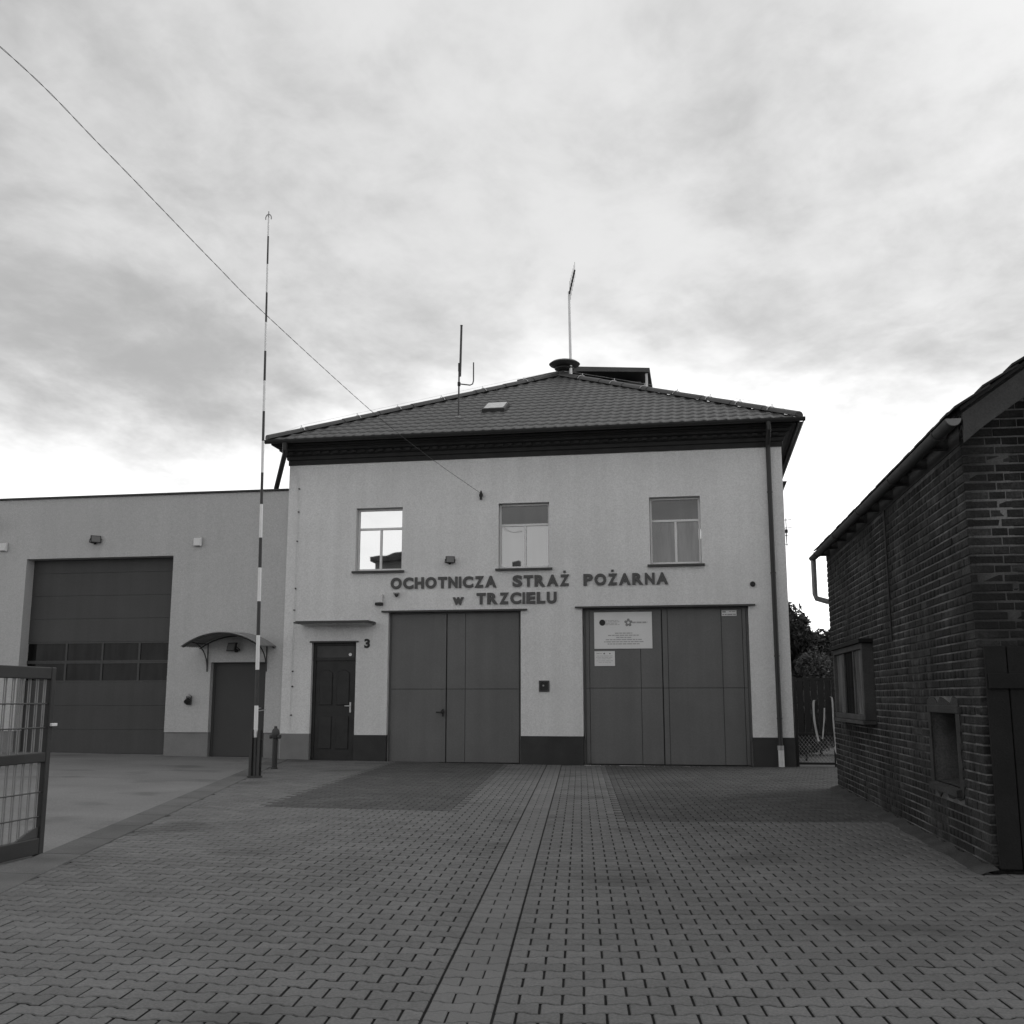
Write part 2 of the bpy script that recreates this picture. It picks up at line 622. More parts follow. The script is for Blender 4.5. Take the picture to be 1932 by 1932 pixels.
def paver_mass(items, mat, name):
    V, loops, starts, totals, att, mi = [], [], [], [], [], []
    nv = nl = 0
    ca, sa = math.cos(PA), math.sin(PA)
    for kd, t, u, v, x, y, cls, _ in items:
        tv, tf = TPL[kd, t]
        p = tv.copy()
        tl1, tl2 = rng.normal(0, .006, 2)
        p[:, 2] += tv[:, 0] * tl1 + tv[:, 1] * tl2 + rng.uniform(-.0012, .0012)
        X = x + ca * tv[:, 0] - sa * tv[:, 1]
        Y = y + sa * tv[:, 0] + ca * tv[:, 1]
        s0 = gz(x, y)
        gx = (gz(x + .05, y) - gz(x - .05, y)) / .1
        p[:, 2] += s0 + gx * (X - x)
        p[:, 0], p[:, 1] = X, Y
        V.append(p)
        rr = random.random()
        mi.extend(1 if i and i % 2 == 0 else 0 for i in range(len(tf)))
        for f in tf:
            starts.append(nl); totals.append(len(f)); loops.extend(i + nv for i in f); nl += len(f); att.append(rr)
        nv += len(tv)
    V = np.concatenate(V)
    me = bpy.data.meshes.new(name)
    me.vertices.add(nv); me.vertices.foreach_set('co', V.astype(np.float32).ravel())
    me.loops.add(nl); me.loops.foreach_set('vertex_index', np.array(loops, dtype=np.int32))
    me.polygons.add(len(starts))
    me.polygons.foreach_set('loop_start', np.array(starts, dtype=np.int32))
    me.update(calc_edges=True)
    a = me.attributes.new('piece', 'FLOAT', 'FACE')
    a.data.foreach_set('value', np.array(att, dtype=np.float32))
    me.materials.append(mat)
    me.materials.append(joint_dirt)
    me.polygons.foreach_set('material_index', np.array(mi, dtype=np.int32))
    o = bpy.data.objects.new(name, me)
    o['kind'] = 'stuff'
    link(o, yard)


for cls in 'ndc':
    paver_mass([q for q in keep[300:] if q[6] == cls], matS[cls], 'paver_field')

# ------------------------------------------------------------------ fire station (main building)
X0, X1, ZT, BY = -9.12, 1.81, 6.62, 36.0
fs = thing('fire_station', 'pale rendered two storey fire station with dark hipped tile roof and two gates', 'building', (-3.65, FY, 0))

WIN = [(-7.50, -6.43, 4.15, 5.56), (-4.26, -3.14, 4.14, 5.57), (-0.985, 0.085, 4.16, 5.60)]
G1 = (-6.71, -3.77, 0.0, 3.23)
G2 = (-2.45, 1.0, 0.0, 3.26)
DR = (-8.45, -7.43, 0.0, 2.58)
HOLES = [G1, G2, DR] + WIN


def wall_with_holes(x0, x1, z0, z1, holes, y0, y1):
    """front wall split into rectangles round the openings, with the openings' reveals, as one mesh"""
    xs = sorted({x0, x1, *[h[0] for h in holes], *[h[1] for h in holes]})
    zs = sorted({z0, z1, *[h[2] for h in holes if h[2] > z0], *[h[3] for h in holes]})
    inside = lambda x, z: any(h[0] < x < h[1] and h[2] < z < h[3] for h in holes)
    m = MB()
    idx = {}

    def vid(x, y, z):
        kk = (round(x, 4), round(y, 4), round(z, 4))
        if kk not in idx:
            idx[kk] = len(m.v)
            m.v.append((x, y, z))
        return idx[kk]
    nx, nz = len(xs) - 1, len(zs) - 1
    solid = [[not inside((xs[i] + xs[i + 1]) / 2, (zs[j] + zs[j + 1]) / 2) for j in range(nz)] for i in range(nx)]
    S_ = lambda i, j: 0 <= i < nx and 0 <= j < nz and solid[i][j]
    for i in range(nx):
        for j in range(nz):
            if not solid[i][j]:
                continue
            a, b, c, d = xs[i], xs[i + 1], zs[j], zs[j + 1]
            m.f.append((vid(a, y0, c), vid(b, y0, c), vid(b, y0, d), vid(a, y0, d)))
            m.f.append((vid(a, y1, d), vid(b, y1, d), vid(b, y1, c), vid(a, y1, c)))
            if not S_(i - 1, j):
                m.f.append((vid(a, y0, d), vid(a, y1, d), vid(a, y1, c), vid(a, y0, c)))
            if not S_(i + 1, j):
                m.f.append((vid(b, y0, c), vid(b, y1, c), vid(b, y1, d), vid(b, y0, d)))
            if not S_(i, j - 1):
                m.f.append((vid(a, y0, c), vid(a, y1, c), vid(b, y1, c), vid(b, y0, c)))
            if not S_(i, j + 1):
                m.f.append((vid(a, y0, d), vid(b, y0, d), vid(b, y1, d), vid(a, y1, d)))
    return m


obj('front_wall', wall_with_holes(X0, X1, -0.05, ZT, HOLES, FY, FY + 0.35), render_main, fs)
m = MB().box(X0, FY + .351, -.05, X0 + .3, BY, ZT).box(X1 - .3, FY + .351, -.05, X1, BY, ZT).box(X0 + .3, BY - .3, -.05, X1 - .3, BY, ZT)
obj('side_walls', m, render_main, fs)
box('inner_floor', (X0 + .31, FY + .36, -.04), (X1 - .31, BY - .31, 0.0), concrete_m, fs)
# plinth pieces (dark right of the door, grey left of it)
for a, b in ((DR[1] - .006, G1[0] + .003), (G1[1] - .003, G2[0] + .003), (G2[1] - .003, X1 + .015)):
    box('plinth', (a, FY - .018, -.05), (b, FY + .098, 0.585), plinth_dark, fs, 0.0025)
box('plinth', (X1 + .001, FY + .001, -.05), (X1 + .018, BY, 0.585), plinth_dark, fs)
box('plinth', (X0 + .01, FY - .016, -.05), (DR[0] + .003, FY + .098, 0.606), plinth_grey, fs, 0.004)

# cornice: moulded profile swept round three sides
prof = [(0.0, 6.60), (0.028, 6.60), (0.028, 6.70), (0.065, 6.72), (0.075, 6.79), (0.13, 6.81), (0.135, 6.87), (0.235, 6.895),
        (0.24, 6.945), (0.29, 6.955), (0.30, 6.99), (0.41, 7.0), (0.42, 7.07), (0.0, 7.07)]


def cornice():
    m = MB()
    path = [(X0, BY), (X0, FY), (X1, FY), (X1, BY)]
    nrm = [(-.72, 0), (-.72, -1), (.72, -1), (.72, 0)]
    vv, ff = [], []
    n = len(prof)
    for (x, y), (a, b) in zip(path, nrm):
        for o_, z in prof:
            vv.append((x + a * o_, y + b * o_, z))
    for i in range(3):
        for j in range(n):
            k_ = (j + 1) % n
            ff.append((i * n + j, i * n + k_, (i + 1) * n + k_, (i + 1) * n + j))
    ff.append(tuple(range(n)))
    ff.append(tuple(range(3 * n, 4 * n))[::-1])
    return m.add(vv, ff)


cor = obj('cornice', cornice(), cornice_m, fs)
dm = bpy.data.meshes.new('dentil')
d_ = MB().box(-.055, -.05, 0, .055, 0.0, .055)
dm.from_pydata(d_.v, [], d_.f)
dm.materials.append(cornice_m)
x = X0 + .1
while x < X1:
    o = bpy.data.objects.new('dentil', dm)
    o.location = Vector((x, FY - .136, 6.818)) - OFF['fire_station']
    link(o, cor)
    x += 0.21

# roof
EYE, EZ = 21.93, 7.075                     # front eave line
RX0, RX1 = X0 - .36, X1 + .36
APX, APY, APZ = (RX0 + RX1) / 2 + .06, 27.9, 10.08
TH = math.atan2(APZ - EZ, APY - EYE)
SLEN = math.hypot(APZ - EZ, APY - EYE)
WV, MOD = 0.225, 0.36
RBY = BY + .5


def roof_sheet(ua, ub):
    m = MB()
    nu = max(2, round((ub - ua) / (WV / 8)))
    us = [ua + (ub - ua) * i / nu for i in range(nu + 1)]
    rows = []
    nm = int(SLEN / MOD) + 1
    for q in range(nm):
        for fr in (0.0, 0.06, 0.5, 0.985):
            rows.append((q, fr))
    vv = []
    for q, fr in rows:
        for u in us:
            ph = 2 * math.pi * u / WV
            wv = .5 + .5 * math.cos(ph)
            wave = 0.024 * wv ** 1.5
            st = 0.020 * (1 - fr) if fr > 0.03 else 0.007
            wl = (q + fr) * MOD - 0.045 * (wv - .3) - 0.02
            h = wave + st
            vv.append((u, EYE + wl * math.cos(TH) - h * math.sin(TH), EZ + .012 + wl * math.sin(TH) + h * math.cos(TH)))
    n = nu + 1
    ff = []
    for j in range(len(rows) - 1):
        for i in range(nu):
            ff.append((j * n + i, j * n + i + 1, (j + 1) * n + i + 1, (j + 1) * n + i))
    return m.add(vv, ff)


def clip(mb, planes):
    me = bpy.data.meshes.new('t')
    me.from_pydata(mb.v, [], mb.f)
    bm = bmesh.new(); bm.from_mesh(me)
    for co, no in planes:
        bmesh.ops.bisect_plane(bm, geom=bm.verts[:] + bm.edges[:] + bm.faces[:], plane_co=co, plane_no=no, clear_outer=True)
    out = MB()
    bm.verts.index_update()
    out.v = [tuple(v.co) for v in bm.verts]
    out.f = [tuple(v.index for v in f.verts) for f in bm.faces]
    bm.free(); bpy.data.meshes.remove(me)
    return out


# smooth under-planes of the four slopes (the ridge runs back along Y)
APB = RBY - (APY - EYE)
base = [(RX0, EYE, EZ), (RX1, EYE, EZ), (RX1, RBY, EZ), (RX0, RBY, EZ), (APX, APY, APZ), (APX, max(APB, APY + .5), APZ)]
rf = obj('roof', MB().add(base, [(0, 1, 4), (1, 2, 5, 4), (2, 3, 5), (3, 0, 4, 5), (0, 3, 2, 1)]), roof_m, fs)
hipL = Vector((APX - RX0, APY - EYE, 0)).normalized()
hipR = Vector((APX - RX1, APY - EYE, 0)).normalized()
planes = [((RX0, EYE, 0), (-hipL.y, hipL.x, 0)), ((RX1, EYE, 0), (hipR.y, -hipR.x, 0))]
u = RX0
while u < RX1 - .05:
    ub = min(u + 5 * WV, RX1)
    s_ = clip(roof_sheet(u, ub), planes)
    if len(s_.f) > 3:
        obj('roof_sheet', s_, roof_m, rf, smooth=50)
    u = ub


def cap_piece(a, b, r, sag=1.0):
    a, b = Vector(a), Vector(b)
    t = (b - a).normalized()
    side = t.cross(Vector((0, 0, 1))).normalized()
    upv = side.cross(t).normalized()
    vv, ff = [], []
    n = 7
    for p, rr in ((a, r), (b, r * .9)):
        for k_ in range(n):
            an = math.pi * k_ / (n - 1)
            vv.append(p + side * (math.cos(an) * rr * 1.25) + upv * (math.sin(an) * rr))
    for k_ in range(n - 1):
        ff.append((k_, k_ + 1, n + k_ + 1, n + k_))
    ff.append(tuple(range(n))); ff.append(tuple(range(n, 2 * n)))
    return MB().add(vv, ff)


def bracket(p, t):
    t = Vector(t).normalized()
    side = t.cross(Vector((0, 0, 1))).normalized()
    upv = side.cross(t).normalized()
    m = MB()
    pts = [p + side * (math.cos(an) * .138) + upv * (math.sin(an) * .11 + .004) for an in np.linspace(.1, math.pi - .1, 7)]
    m.tube(pts, .008, 5)
    m.tube([pts[3], pts[3] + Vector((0, 0, .05))], .008, 5)
    return m


for cx, sg in ((RX0, 1), (RX1, -1)):
    A = Vector((cx + sg * .02, EYE + .02, EZ + .035)); B = Vector((APX, APY, APZ + .03))
    npc = 9
    for i in range(npc):
        a = A.lerp(B, i / npc); b = A.lerp(B, (i + 1.04) / npc)
        obj('hip_cap', cap_piece(a, b, .105), roof_m, rf, smooth=40)
    hold = [A.lerp(B, q) for q in ((.10, .27, .40, .55, .70, .86) if sg > 0 else (.09, .20, .31, .44, .58, .72, .88))]
    for p in hold:
        obj('wire_holder', bracket(p, B - A), light_metal, rf)
    m = MB().tube([A + Vector((0, 0, .05))] + [p + Vector((0, 0, .165)) for p in hold] + [B + Vector((0, 0, .14))], .0025, 4)
    obj('lightning_wire', m, light_metal, rf)
for i in range(3):
    obj('ridge_cap', cap_piece((APX, APY + i * .9 - .05, APZ + .02), (APX, APY + i * .9 + .9, APZ + .02), .105), roof_m, rf, smooth=40)

# gutter along the front and down the right side
gp = [(0.0 + .075 * math.cos(a), -.075 * math.sin(a)) for a in np.linspace(0, math.pi, 9)]
gp += [(.068 * math.cos(a), -.068 * math.sin(a)) for a in np.linspace(math.pi, 0, 9)]
GYc, GZc = EYE - .03, EZ - .005
WYP = FY + .10
m = MB().poly_x([(GYc + y, GZc + z) for y, z in gp], RX0 - .02, RX1 + .10)
obj('gutter', m, gutter_m, fs, smooth=40)
gxc = RX1 + .03
m = MB().poly_y([(gxc + y, GZc + z) for y, z in gp], EYE + .06, RBY)
obj('gutter', m, gutter_m, fs, smooth=40)


def pipe(pts, r, mat, parent, name='downpipe'):
    return obj(name, MB().tube(pts, r, 10), mat, parent, smooth=40)


px_ = 1.53
dp = pipe([(px_, GYc, GZc - .06), (px_, GYc, GZc - .22), (px_, GYc + .1, GZc - .30), (px_ , FY - .12, 6.66), (px_, FY - .085, 6.52), (px_, FY - .085, .42)], .05, gutter_m, fs)
pipe([(px_, FY - .085, .43), (px_, FY - .085, .34)], .068, mid_metal, dp, 'pipe_joint')
pipe([(px_ + .005, FY - .09, .345), (px_ + .005, FY - .09, 0.0)], .06, light_metal, dp, 'pipe_foot')
for z in (5.6, 3.9, 2.2, .95):
    pipe([(px_, FY - .085, z), (px_, FY - .085, z + .03)], .058, gutter_m, dp, 'pipe_clip')
pipe([(-9.03, GYc, GZc - .06), (-9.03, GYc + .02, GZc - .2), (-9.08, GYc + .15, 6.80), (-9.47, WYP, 6.10)], .058, gutter_m, fs)

# windows
for i, (a, b, c, d) in enumerate(WIN):
    y = FY + .13
    wd = obj('window', MB().box(a + .005, y, c + .005, a + .045, y + .06, d - .005).box(b - .045, y, c + .005, b - .005, y + .06, d - .005)
             .box(a + .046, y, c + .005, b - .046, y + .06, c + .05).box(a + .046, y, d - .05, b - .046, y + .06, d - .005), white_frame, fs, 0.004)
    zt = 5.10
    xm = (a + b) / 2 + .01
    obj('transom', MB().box(a + .046, y + .002, zt - .025, b - .046, y + .058, zt + .025), white_frame, wd, 0.004)
    obj('mullion', MB().box(xm - .025, y + .004, c + .051, xm + .025, y + .056, zt - .026), white_frame, wd, 0.004)
    gm = (glass_bright, glass_mid, glass_dim)[i]
    for q, (xa, xb, za, zb) in enumerate(((a + .046, b - .046, zt + .026, d - .051), (a + .046, xm - .026, c + .051, zt - .026), (xm + .026, b - .046, c + .051, zt - .026))):
        obj('pane', MB().box(xa, y + .03, za, xb, y + .036, zb), glass_dark if (i and q == 0) else gm, wd)
    obj('sill', MB().poly_x([(FY - .07, c - .055), (FY - .07, c - .01), (FY + .13, c + .004), (FY + .13, c - .055)], a - .06, b + .06), sill_m, wd)

# gates


def gate(rect, cols, label_handle, zmid, seam):
    a, b, c, d = rect
    y = FY + .10
    gt = obj('steel_gate', MB().box(a + .004, y + .03, .012, a + .05, y + .09, d - .004).box(b - .05, y + .03, .012, b - .004, y + .09, d - .004)
             .box(a + .051, y + .03, d - .05, b - .051, y + .09, d - .004), steel_gate, fs)
    xs = [a + .052] + cols + [b - .052]
    for i in range(len(xs) - 1):
        gl = .012 if abs(xs[i] - seam) < .01 else .004
        gr = .012 if abs(xs[i + 1] - seam) < .01 else .004
        for za, zb in ((.025, zmid - .004), (zmid + .004, d - .052)):
            obj('panel', MB().box(xs[i] + gl, y, za, xs[i + 1] - gr, y + .05, zb), steel_gate, gt, 0.004)
    obj('backing_sheet', MB().box(a + .051, y + .052, .02, b - .051, y + .06, d - .051), black_m, gt)
    for z in (.5, d - .55):
        obj('hinge', MB().tube([(a + .03, y + .012, z), (a + .03, y + .012, z + .16)], .017, 8), steel_gate, gt)
        obj('hinge', MB().tube([(b - .03, y + .012, z), (b - .03, y + .012, z + .16)], .017, 8), steel_gate, gt)
    m = MB().box(a - .145, FY - .055, d + .002, b + .145, FY + .0, d + .022).box(a - .145, FY - .062, d - .012, b + .145, FY - .054, d + .024)
    obj('drip_flashing', m, sill_m, gt)
    box('threshold', (a + .004, FY + .02, -.03), (b - .004, FY + .22, .011), plinth_dark, gt)
    return gt


g1 = gate(G1, [-5.415, -5.0], True, 1.56, -5.415)
m = MB().box(-5.50, FY + .085, .98, -5.46, FY + .10, 1.14).tube([(-5.48, FY + .09, 1.07), (-5.48, FY + .03, 1.07), (-5.62, FY + .03, 1.07)], .014, 8).disc_y(-5.485, FY + .05, FY + .09, 1.085, .04, 10)
obj('handle', m, black_m, g1)
g2 = gate(G2, [-2.31, -1.235, -.785, -.665, .445, .87], False, 1.575, -.785)

# entrance door
a, b, c, d = DR
y = FY + .12
dr = obj('entrance_door', MB().box(a + .004, y - .02, .03, a + .07, y + .06, d - .004).box(b - .07, y - .02, .03, b - .004, y + .06, d - .004)
         .box(a + .071, y - .02, d - .07, b - .071, y + .06, d - .004).box(a + .071, y - .02, 2.18, b - .071, y + .06, 2.25), wood_dark, fs, 0.004)
obj('transom_panel', MB().box(a + .071, y + .005, 2.251, b - .071, y + .03, d - .071), dark_metal, dr)
obj('leaf', MB().box(a + .075, y, .035, b - .075, y + .05, 2.175), wood_dark, dr)
xm = (a + b) / 2
for xa, xb, za, zb in ((a + .17, xm - .05, 1.22, 1.98), (xm + .05, b - .17, 1.22, 1.98), (a + .17, xm - .05, .28, .98), (xm + .05, b - .17, .28, .98)):
    ar = .07 if za > 1 else 0
    pts = [(xa, za), (xb, za), (xb, zb - ar), ((xa + xb) / 2 + .06, zb), ((xa + xb) / 2 - .06, zb), (xa, zb - ar)]
    obj('door_panel', MB().poly_y(pts, y - .022, y - .001), wood_dark, dr, 0.008)
m = MB().box(b - .155, y - .018, 1.06, b - .12, y - .002, 1.28).tube([(b - .137, y - .01, 1.20), (b - .137, y - .055, 1.20), (b - .25, y - .055, 1.20)], .01, 8)
obj('handle', m, light_metal, dr)
obj('round_sticker', MB().disc_y(b - .17, y - .003, y + .004, 2.315, .035, 16), white_paint, dr)
box('door_head', (a - .045, FY - .03, d - .005), (b + .055, FY - .001, d + .028), sill_m, dr)
box('door_step', (a + .003, FY - .02, -.03), (b - .003, FY + .2, .03), plinth_dark, dr)
cnp = obj('door_canopy', MB().poly_x([(FY, 2.935), (FY - .44, 2.955), (FY - .44, 3.0), (FY, 3.02)], -8.60, -7.06), render_main, fs)
obj('canopy_flashing', MB().box(-8.66, FY - .50, 3.001, -7.0, FY - .001, 3.018).box(-8.66, FY - .505, 2.965, -7.0, FY - .498, 3.02)
    .box(-8.665, FY - .497, 2.965, -8.659, FY - .001, 3.0).box(-7.001, FY - .497, 2.965, -6.995, FY - .001, 3.0), sill_m, cnp)

# a smaller hood on the far side wall, and the rooftop tower at the back
obj('side_hood', MB().poly_y([(X1 + .002, 6.05), (X1 + .33, 6.42), (X1 + .36, 6.50), (X1 + .002, 6.50)], 25.7, 27.6), cornice_m, fs)
ty0, ty1 = 31.6, 34.4
tw = obj('roof_tower', MB().box(-5.0, ty0, 8.2, -1.55, ty1, 10.95), M('tower_boards', .05, .8, .2, 4), fs)
m = MB().poly_y([(-5.35, 10.98), (-3.42, 11.27), (-1.26, 11.13), (-1.26, 11.26), (-3.42, 11.42), (-5.35, 11.10)], ty0 - .35, ty1 + .35)
obj('tower_roof', m, roof_m, tw)
obj('tower_post', MB().box(-1.40, ty0 - .25, 9.0, -1.33, ty0 - .18, 11.12), light_metal, tw)

# ------------------------------------------------------------------ lettering on the facade


def letter_meshes(txt):
    """one mesh per character from the built-in font, at cap height 1"""
    res = []
    for ch in txt:
        cu = bpy.data.curves.new('glyph', 'FONT')
        cu.body = ch
        cu.size = 1.0
        cu.offset = 0.05
        cu.resolution_u = 4
        ob = bpy.data.objects.new('glyph', cu)
        COL.objects.link(ob)
        dg = bpy.context.evaluated_depsgraph_get()
        me = bpy.data.meshes.new_from_object(ob.evaluated_get(dg))
        bpy.data.objects.remove(ob)
        bpy.data.curves.remove(cu)
        co = [v.co.copy() for v in me.vertices]
        fc = [tuple(p.vertices) for p in me.polygons]
        bpy.data.meshes.remove(me)
        res.append((co, fc))
    return res


CAPH = None
# letter widths of a plain bold grotesque, relative to its cap height
LW = dict(O=1.0, C=.93, H=.82, T=.80, N=.82, I=.20, Z=.80, A=.99, S=.84, R=.92, P=.80, E=.75, L=.72, U=.83, w=1.05)
LW['3'] = .66


def letter_word(word, x0, x1, zb, h, parent, mat, dots=(), y=None, th=.03, gap=.06, xh=None):
    """lays the letters of a word between x0 and x1 on the facade, each a solid of its own"""
    global CAPH
    gl = letter_meshes(word)
    if CAPH is None:
        c = letter_meshes('H')[0][0]
        CAPH = max(p.y for p in c) - min(p.y for p in c)
    ws = [(min(p.x for p in co), max(p.x for p in co)) for co, _ in gl]
    tw = [LW[ch] for ch in word]
    tot = sum(tw) + .13 * (len(gl) - 1)
    unit = (x1 - x0) / tot
    sz = h / CAPH
    cur = x0
    for i, ((co, fc), (a, b)) in enumerate(zip(gl, ws)):
        sx = tw[i] * unit / (b - a)
        m = MB()
        n = len(co)
        vv = [(cur + (p.x - a) * sx, y - th, zb + p.y * sz) for p in co] + [(cur + (p.x - a) * sx, y + .004, zb + p.y * sz) for p in co]
        ff = [f[::-1] for f in fc] + [tuple(q + n for q in f) for f in fc]
        cnt = {}
        for f in fc:
            for q in range(len(f)):
                e = (f[q], f[(q + 1) % len(f)])
                cnt[e] = cnt.get(e, 0) + 1
        for (p, q) in cnt:
            if (q, p) not in cnt:
                ff.append((p, q, q + n, p + n))
        m.add(vv, ff)
        if i in dots:
            cx = cur + (b - a) * sx / 2
            m.box(cx - .026, y - th, zb + h + .02, cx + .026, y + .004, zb + h + .066)
        obj('letter', m, mat, parent)
        cur += (tw[i] + .13) * unit


sg = thing('facade_lettering', 'large dark raised capitals reading OCHOTNICZA STRAŻ POŻARNA w TRZCIELU on the rendered front', 'lettering', (-3.6, FY - .03, 3.38))
letter_word('OCHOTNICZA', -6.67, -4.30, 3.745, .25, sg, letter_m, y=FY)
letter_word('STRAZ', -3.945, -2.715, 3.745, .25, sg, letter_m, dots=(4,), y=FY)
letter_word('POZARNA', -2.41, -.62, 3.745, .25, sg, letter_m, dots=(2,), y=FY)
letter_word('w', -5.266, -5.02, 3.378, .235, sg, letter_m, y=FY)
letter_word('TRZCIELU', -4.737, -2.99, 3.378, .25, sg, letter_m, y=FY)
hn = thing('house_number', 'black numeral 3 on the wall beside the entrance door', 'house number', (-7.18, FY, 2.46))
letter_word('3', -7.245, -7.115, 2.46, .2, hn, black_m, y=FY, th=.012)
for o in list(COL.objects):
    if o.name.startswith('letter') and o.parent == hn:
        o.name = 'numeral'

# ------------------------------------------------------------------ things on the facade


def floodlight(loc, s, rz, label, name='floodlight', flip=1):
    t = thing(name, label, 'floodlight', loc)
    x, y, z = loc
    c, si = math.cos(rz), math.sin(rz)

    def P(a, b, c_):
        return (x + (a * c - b * si) * s, y + (a * si + b * c) * s, z + c_ * s)
    tl = .35
    hv = []
    for a in (-.1, .1):
        for b, q in ((-.17, -.08), (-.13, -.08), (-.17 + tl * .12, .07), (-.13 + tl * .12, .07)):
            hv.append(P(a, b, q))
    hs = MB().add(hv, [(0, 1, 3, 2), (4, 6, 7, 5), (0, 4, 5, 1), (2, 3, 7, 6), (0, 2, 6, 4), (1, 5, 7, 3)])
    obj('housing', hs, black_m, t, 0.004)
    lv = [P(a, b - .006, q) for a, b, q in ((-.082, -.17, -.065), (.082, -.17, -.065), (.082, -.133, .055), (-.082, -.133, .055))]
    lv += [P(a, b + .01, q) for a, b, q in ((-.082, -.17, -.065), (.082, -.17, -.065), (.082, -.133, .055), (-.082, -.133, .055))]
    obj('lamp_glass', MB().add(lv, [(0, 1, 2, 3), (7, 6, 5, 4), (0, 4, 5, 1), (1, 5, 6, 2), (2, 6, 7, 3), (3, 7, 4, 0)]), M('lamp_lens', .14, .3), t)
    br = MB().tube([P(-.108, -.14, 0), P(-.108, -.04, -.06), P(-.05, .0, -.07), P(.05, .0, -.07), P(.108, -.04, -.06), P(.108, -.14, 0)], .008 * s, 6)
    br.tube([P(0, -.04, -.07), P(0, .004, -.07)], .03 * s, 8)
    obj('bracket', br, black_m, t)
    return t


floodlight((-5.345, FY, 4.345), 1.0, R(18), 'small black floodlight on the rendered wall between two upper windows')
t = thing('alarm_box', 'white alarm box with black lower edge by the gate flashing', 'alarm box', (-6.92, FY, 3.40))
obj('body', MB().box(-6.985, FY - .075, 3.435, -6.84, FY + .002, 3.62), render_main, t, 0.008)
obj('base', MB().box(-7.0, FY - .09, 3.375, -6.835, FY + .002, 3.434), black_m, t, 0.008)
t = thing('wall_camera', 'tiny grey dome camera below the lettering', 'camera', (-6.55, FY, 3.6))
obj('dome', MB().lathe([(.045, 0), (.045, -.03), (.035, -.06), (.012, -.075)], (-6.52, FY - .06, 3.625), 12), dark_metal, t, smooth=40)
obj('mount', MB().box(-6.60, FY - .07, 3.625, -6.47, FY + .002, 3.65), mid_metal, t)
t = thing('cable_anchor', 'dark insulator on a wall hook holding the overhead cable', 'insulator', (-4.64, FY, 5.75))
obj('hook', MB().tube([(-4.64, FY + .004, 5.80), (-4.64, FY - .06, 5.80), (-4.64, FY - .07, 5.76)], .009, 6), dark_metal, t)
obj('insulator', MB().lathe([(.012, .09), (.022, .06), (.042, .0), (.042, -.03), (.025, -.07), (.03, -.10), (.012, -.12)], (-4.64, FY - .065, 5.77), 12), black_m, t, smooth=40)
t = thing('wall_vent', 'square dark vent box between the two gates', 'vent', (-3.27, FY, 1.5))
obj('vent_frame', MB().box(-3.38, FY - .02, 1.50, -3.352, FY + .002, 1.735).box(-3.188, FY - .02, 1.50, -3.16, FY + .002, 1.735)
    .box(-3.351, FY - .02, 1.50, -3.189, FY + .002, 1.528).box(-3.351, FY - .02, 1.707, -3.189, FY + .002, 1.735), dark_metal, t)
obj('vent_back', MB().box(-3.351, FY - .004, 1.529, -3.189, FY + .002, 1.706), black_m, t)
obj('vent_knob', MB().disc_y(-3.285, FY - .02, FY - .003, 1.63, .018, 10), mid_metal, t)
tag(obj('round_outlet', MB().tube([(1.11, FY + .003, 3.70), (1.11, FY - .03, 3.70), (1.11, FY - .045, 3.70)], [.055, .055, .04], 14), black_m, smooth=40),
    'round black outlet cap on the wall above the signed gate', 'outlet')

# lightning conductor beside the wing
t = thing('lightning_conductor', 'thin lightning conductor wire with dark wall clips down the left corner', 'conductor', (-8.95, FY, .6))
pts = [(-9.05, FY - .03, 6.58), (-8.93, FY - .03, 6.35), (-8.88, FY - .03, 6.0), (-8.87, FY - .03, 5.5), (-8.88, FY - .03, 3.5), (-8.90, FY - .03, .65)]
obj('wire', MB().tube(pts, .006, 5), render_main, t)
for z in (6.05, 5.52, 4.85, 3.78, 3.3, 3.02, 1.95, 1.62, 1.0):
    obj('clip', MB().disc_y(-8.875 + random.uniform(-.012, .012), FY - .035, FY + .002, z, .018, 8), dark_metal, t)


def board(name, x0, x1, z0, z1, label, y):
    t = thing(name, label, 'sign', ((x0 + x1) / 2, y, z0))
    obj('panel', MB().box(x0, y - .006, z0, x1, y + .004, z1), sign_m, t, 0.002)
    return t


SY = FY + .094


def flat_disc(m, cx, cz, r, y, n=14):
    m.tube([(cx, y, cz), (cx, y - .002, cz)], r, n)


def text_rows(t, rows, x0, x1, z0, mat, y):
    """unreadably small print: broken strokes the size of the words"""
    m = MB()
    for z, a, b, hgt in rows:
        x = x0 + (x1 - x0) * a
        end = x0 + (x1 - x0) * b
        while x < end:
            wv = min(random.uniform(.03, .11), end - x)
            m.box(x, y - .002, z, x + wv, y + .001, z + hgt)
            x += wv + .014
    obj('print', m, mat, t)


b1 = board('sign_board', -2.205, -.985, 2.395, 3.165, 'large white information board with two emblems on the gate', SY)
yy = SY - .0065
m = MB(); flat_disc(m, -2.03, 2.945, .066, yy); obj('round_emblem', m, black_m, b1)
m = MB(); ec = (-1.48, 2.94)
for q in range(5):
    an = math.pi / 2 + q * 2 * math.pi / 5
    flat_disc(m, ec[0] + .058 * math.cos(an), ec[1] + .058 * math.sin(an), .03, yy, 10)
    an2 = an + math.pi / 5
    flat_disc(m, ec[0] + .078 * math.cos(an2) * .5, ec[1] + .078 * math.sin(an2) * .5, .018, yy - .0005, 8)
obj('ring_emblem', m, M('emblem_grey', .22), b1)
text_rows(b1, [(2.985, .19, .42, .012), (2.955, .19, .44, .012), (2.925, .19, .40, .012), (2.895, .19, .44, .012)], -2.205, -.985, 0, print_l, yy)
text_rows(b1, [(2.925, .66, .92, .034)], -2.205, -.985, 0, print_l, yy)
text_rows(b1, [(2.71, .36, .66, .02), (2.665, .24, .77, .02), (2.62, .38, .64, .02), (2.575, .20, .82, .02), (2.53, .17, .86, .02), (2.485, .23, .78, .02)], -2.205, -.985, 0, print_l, yy)
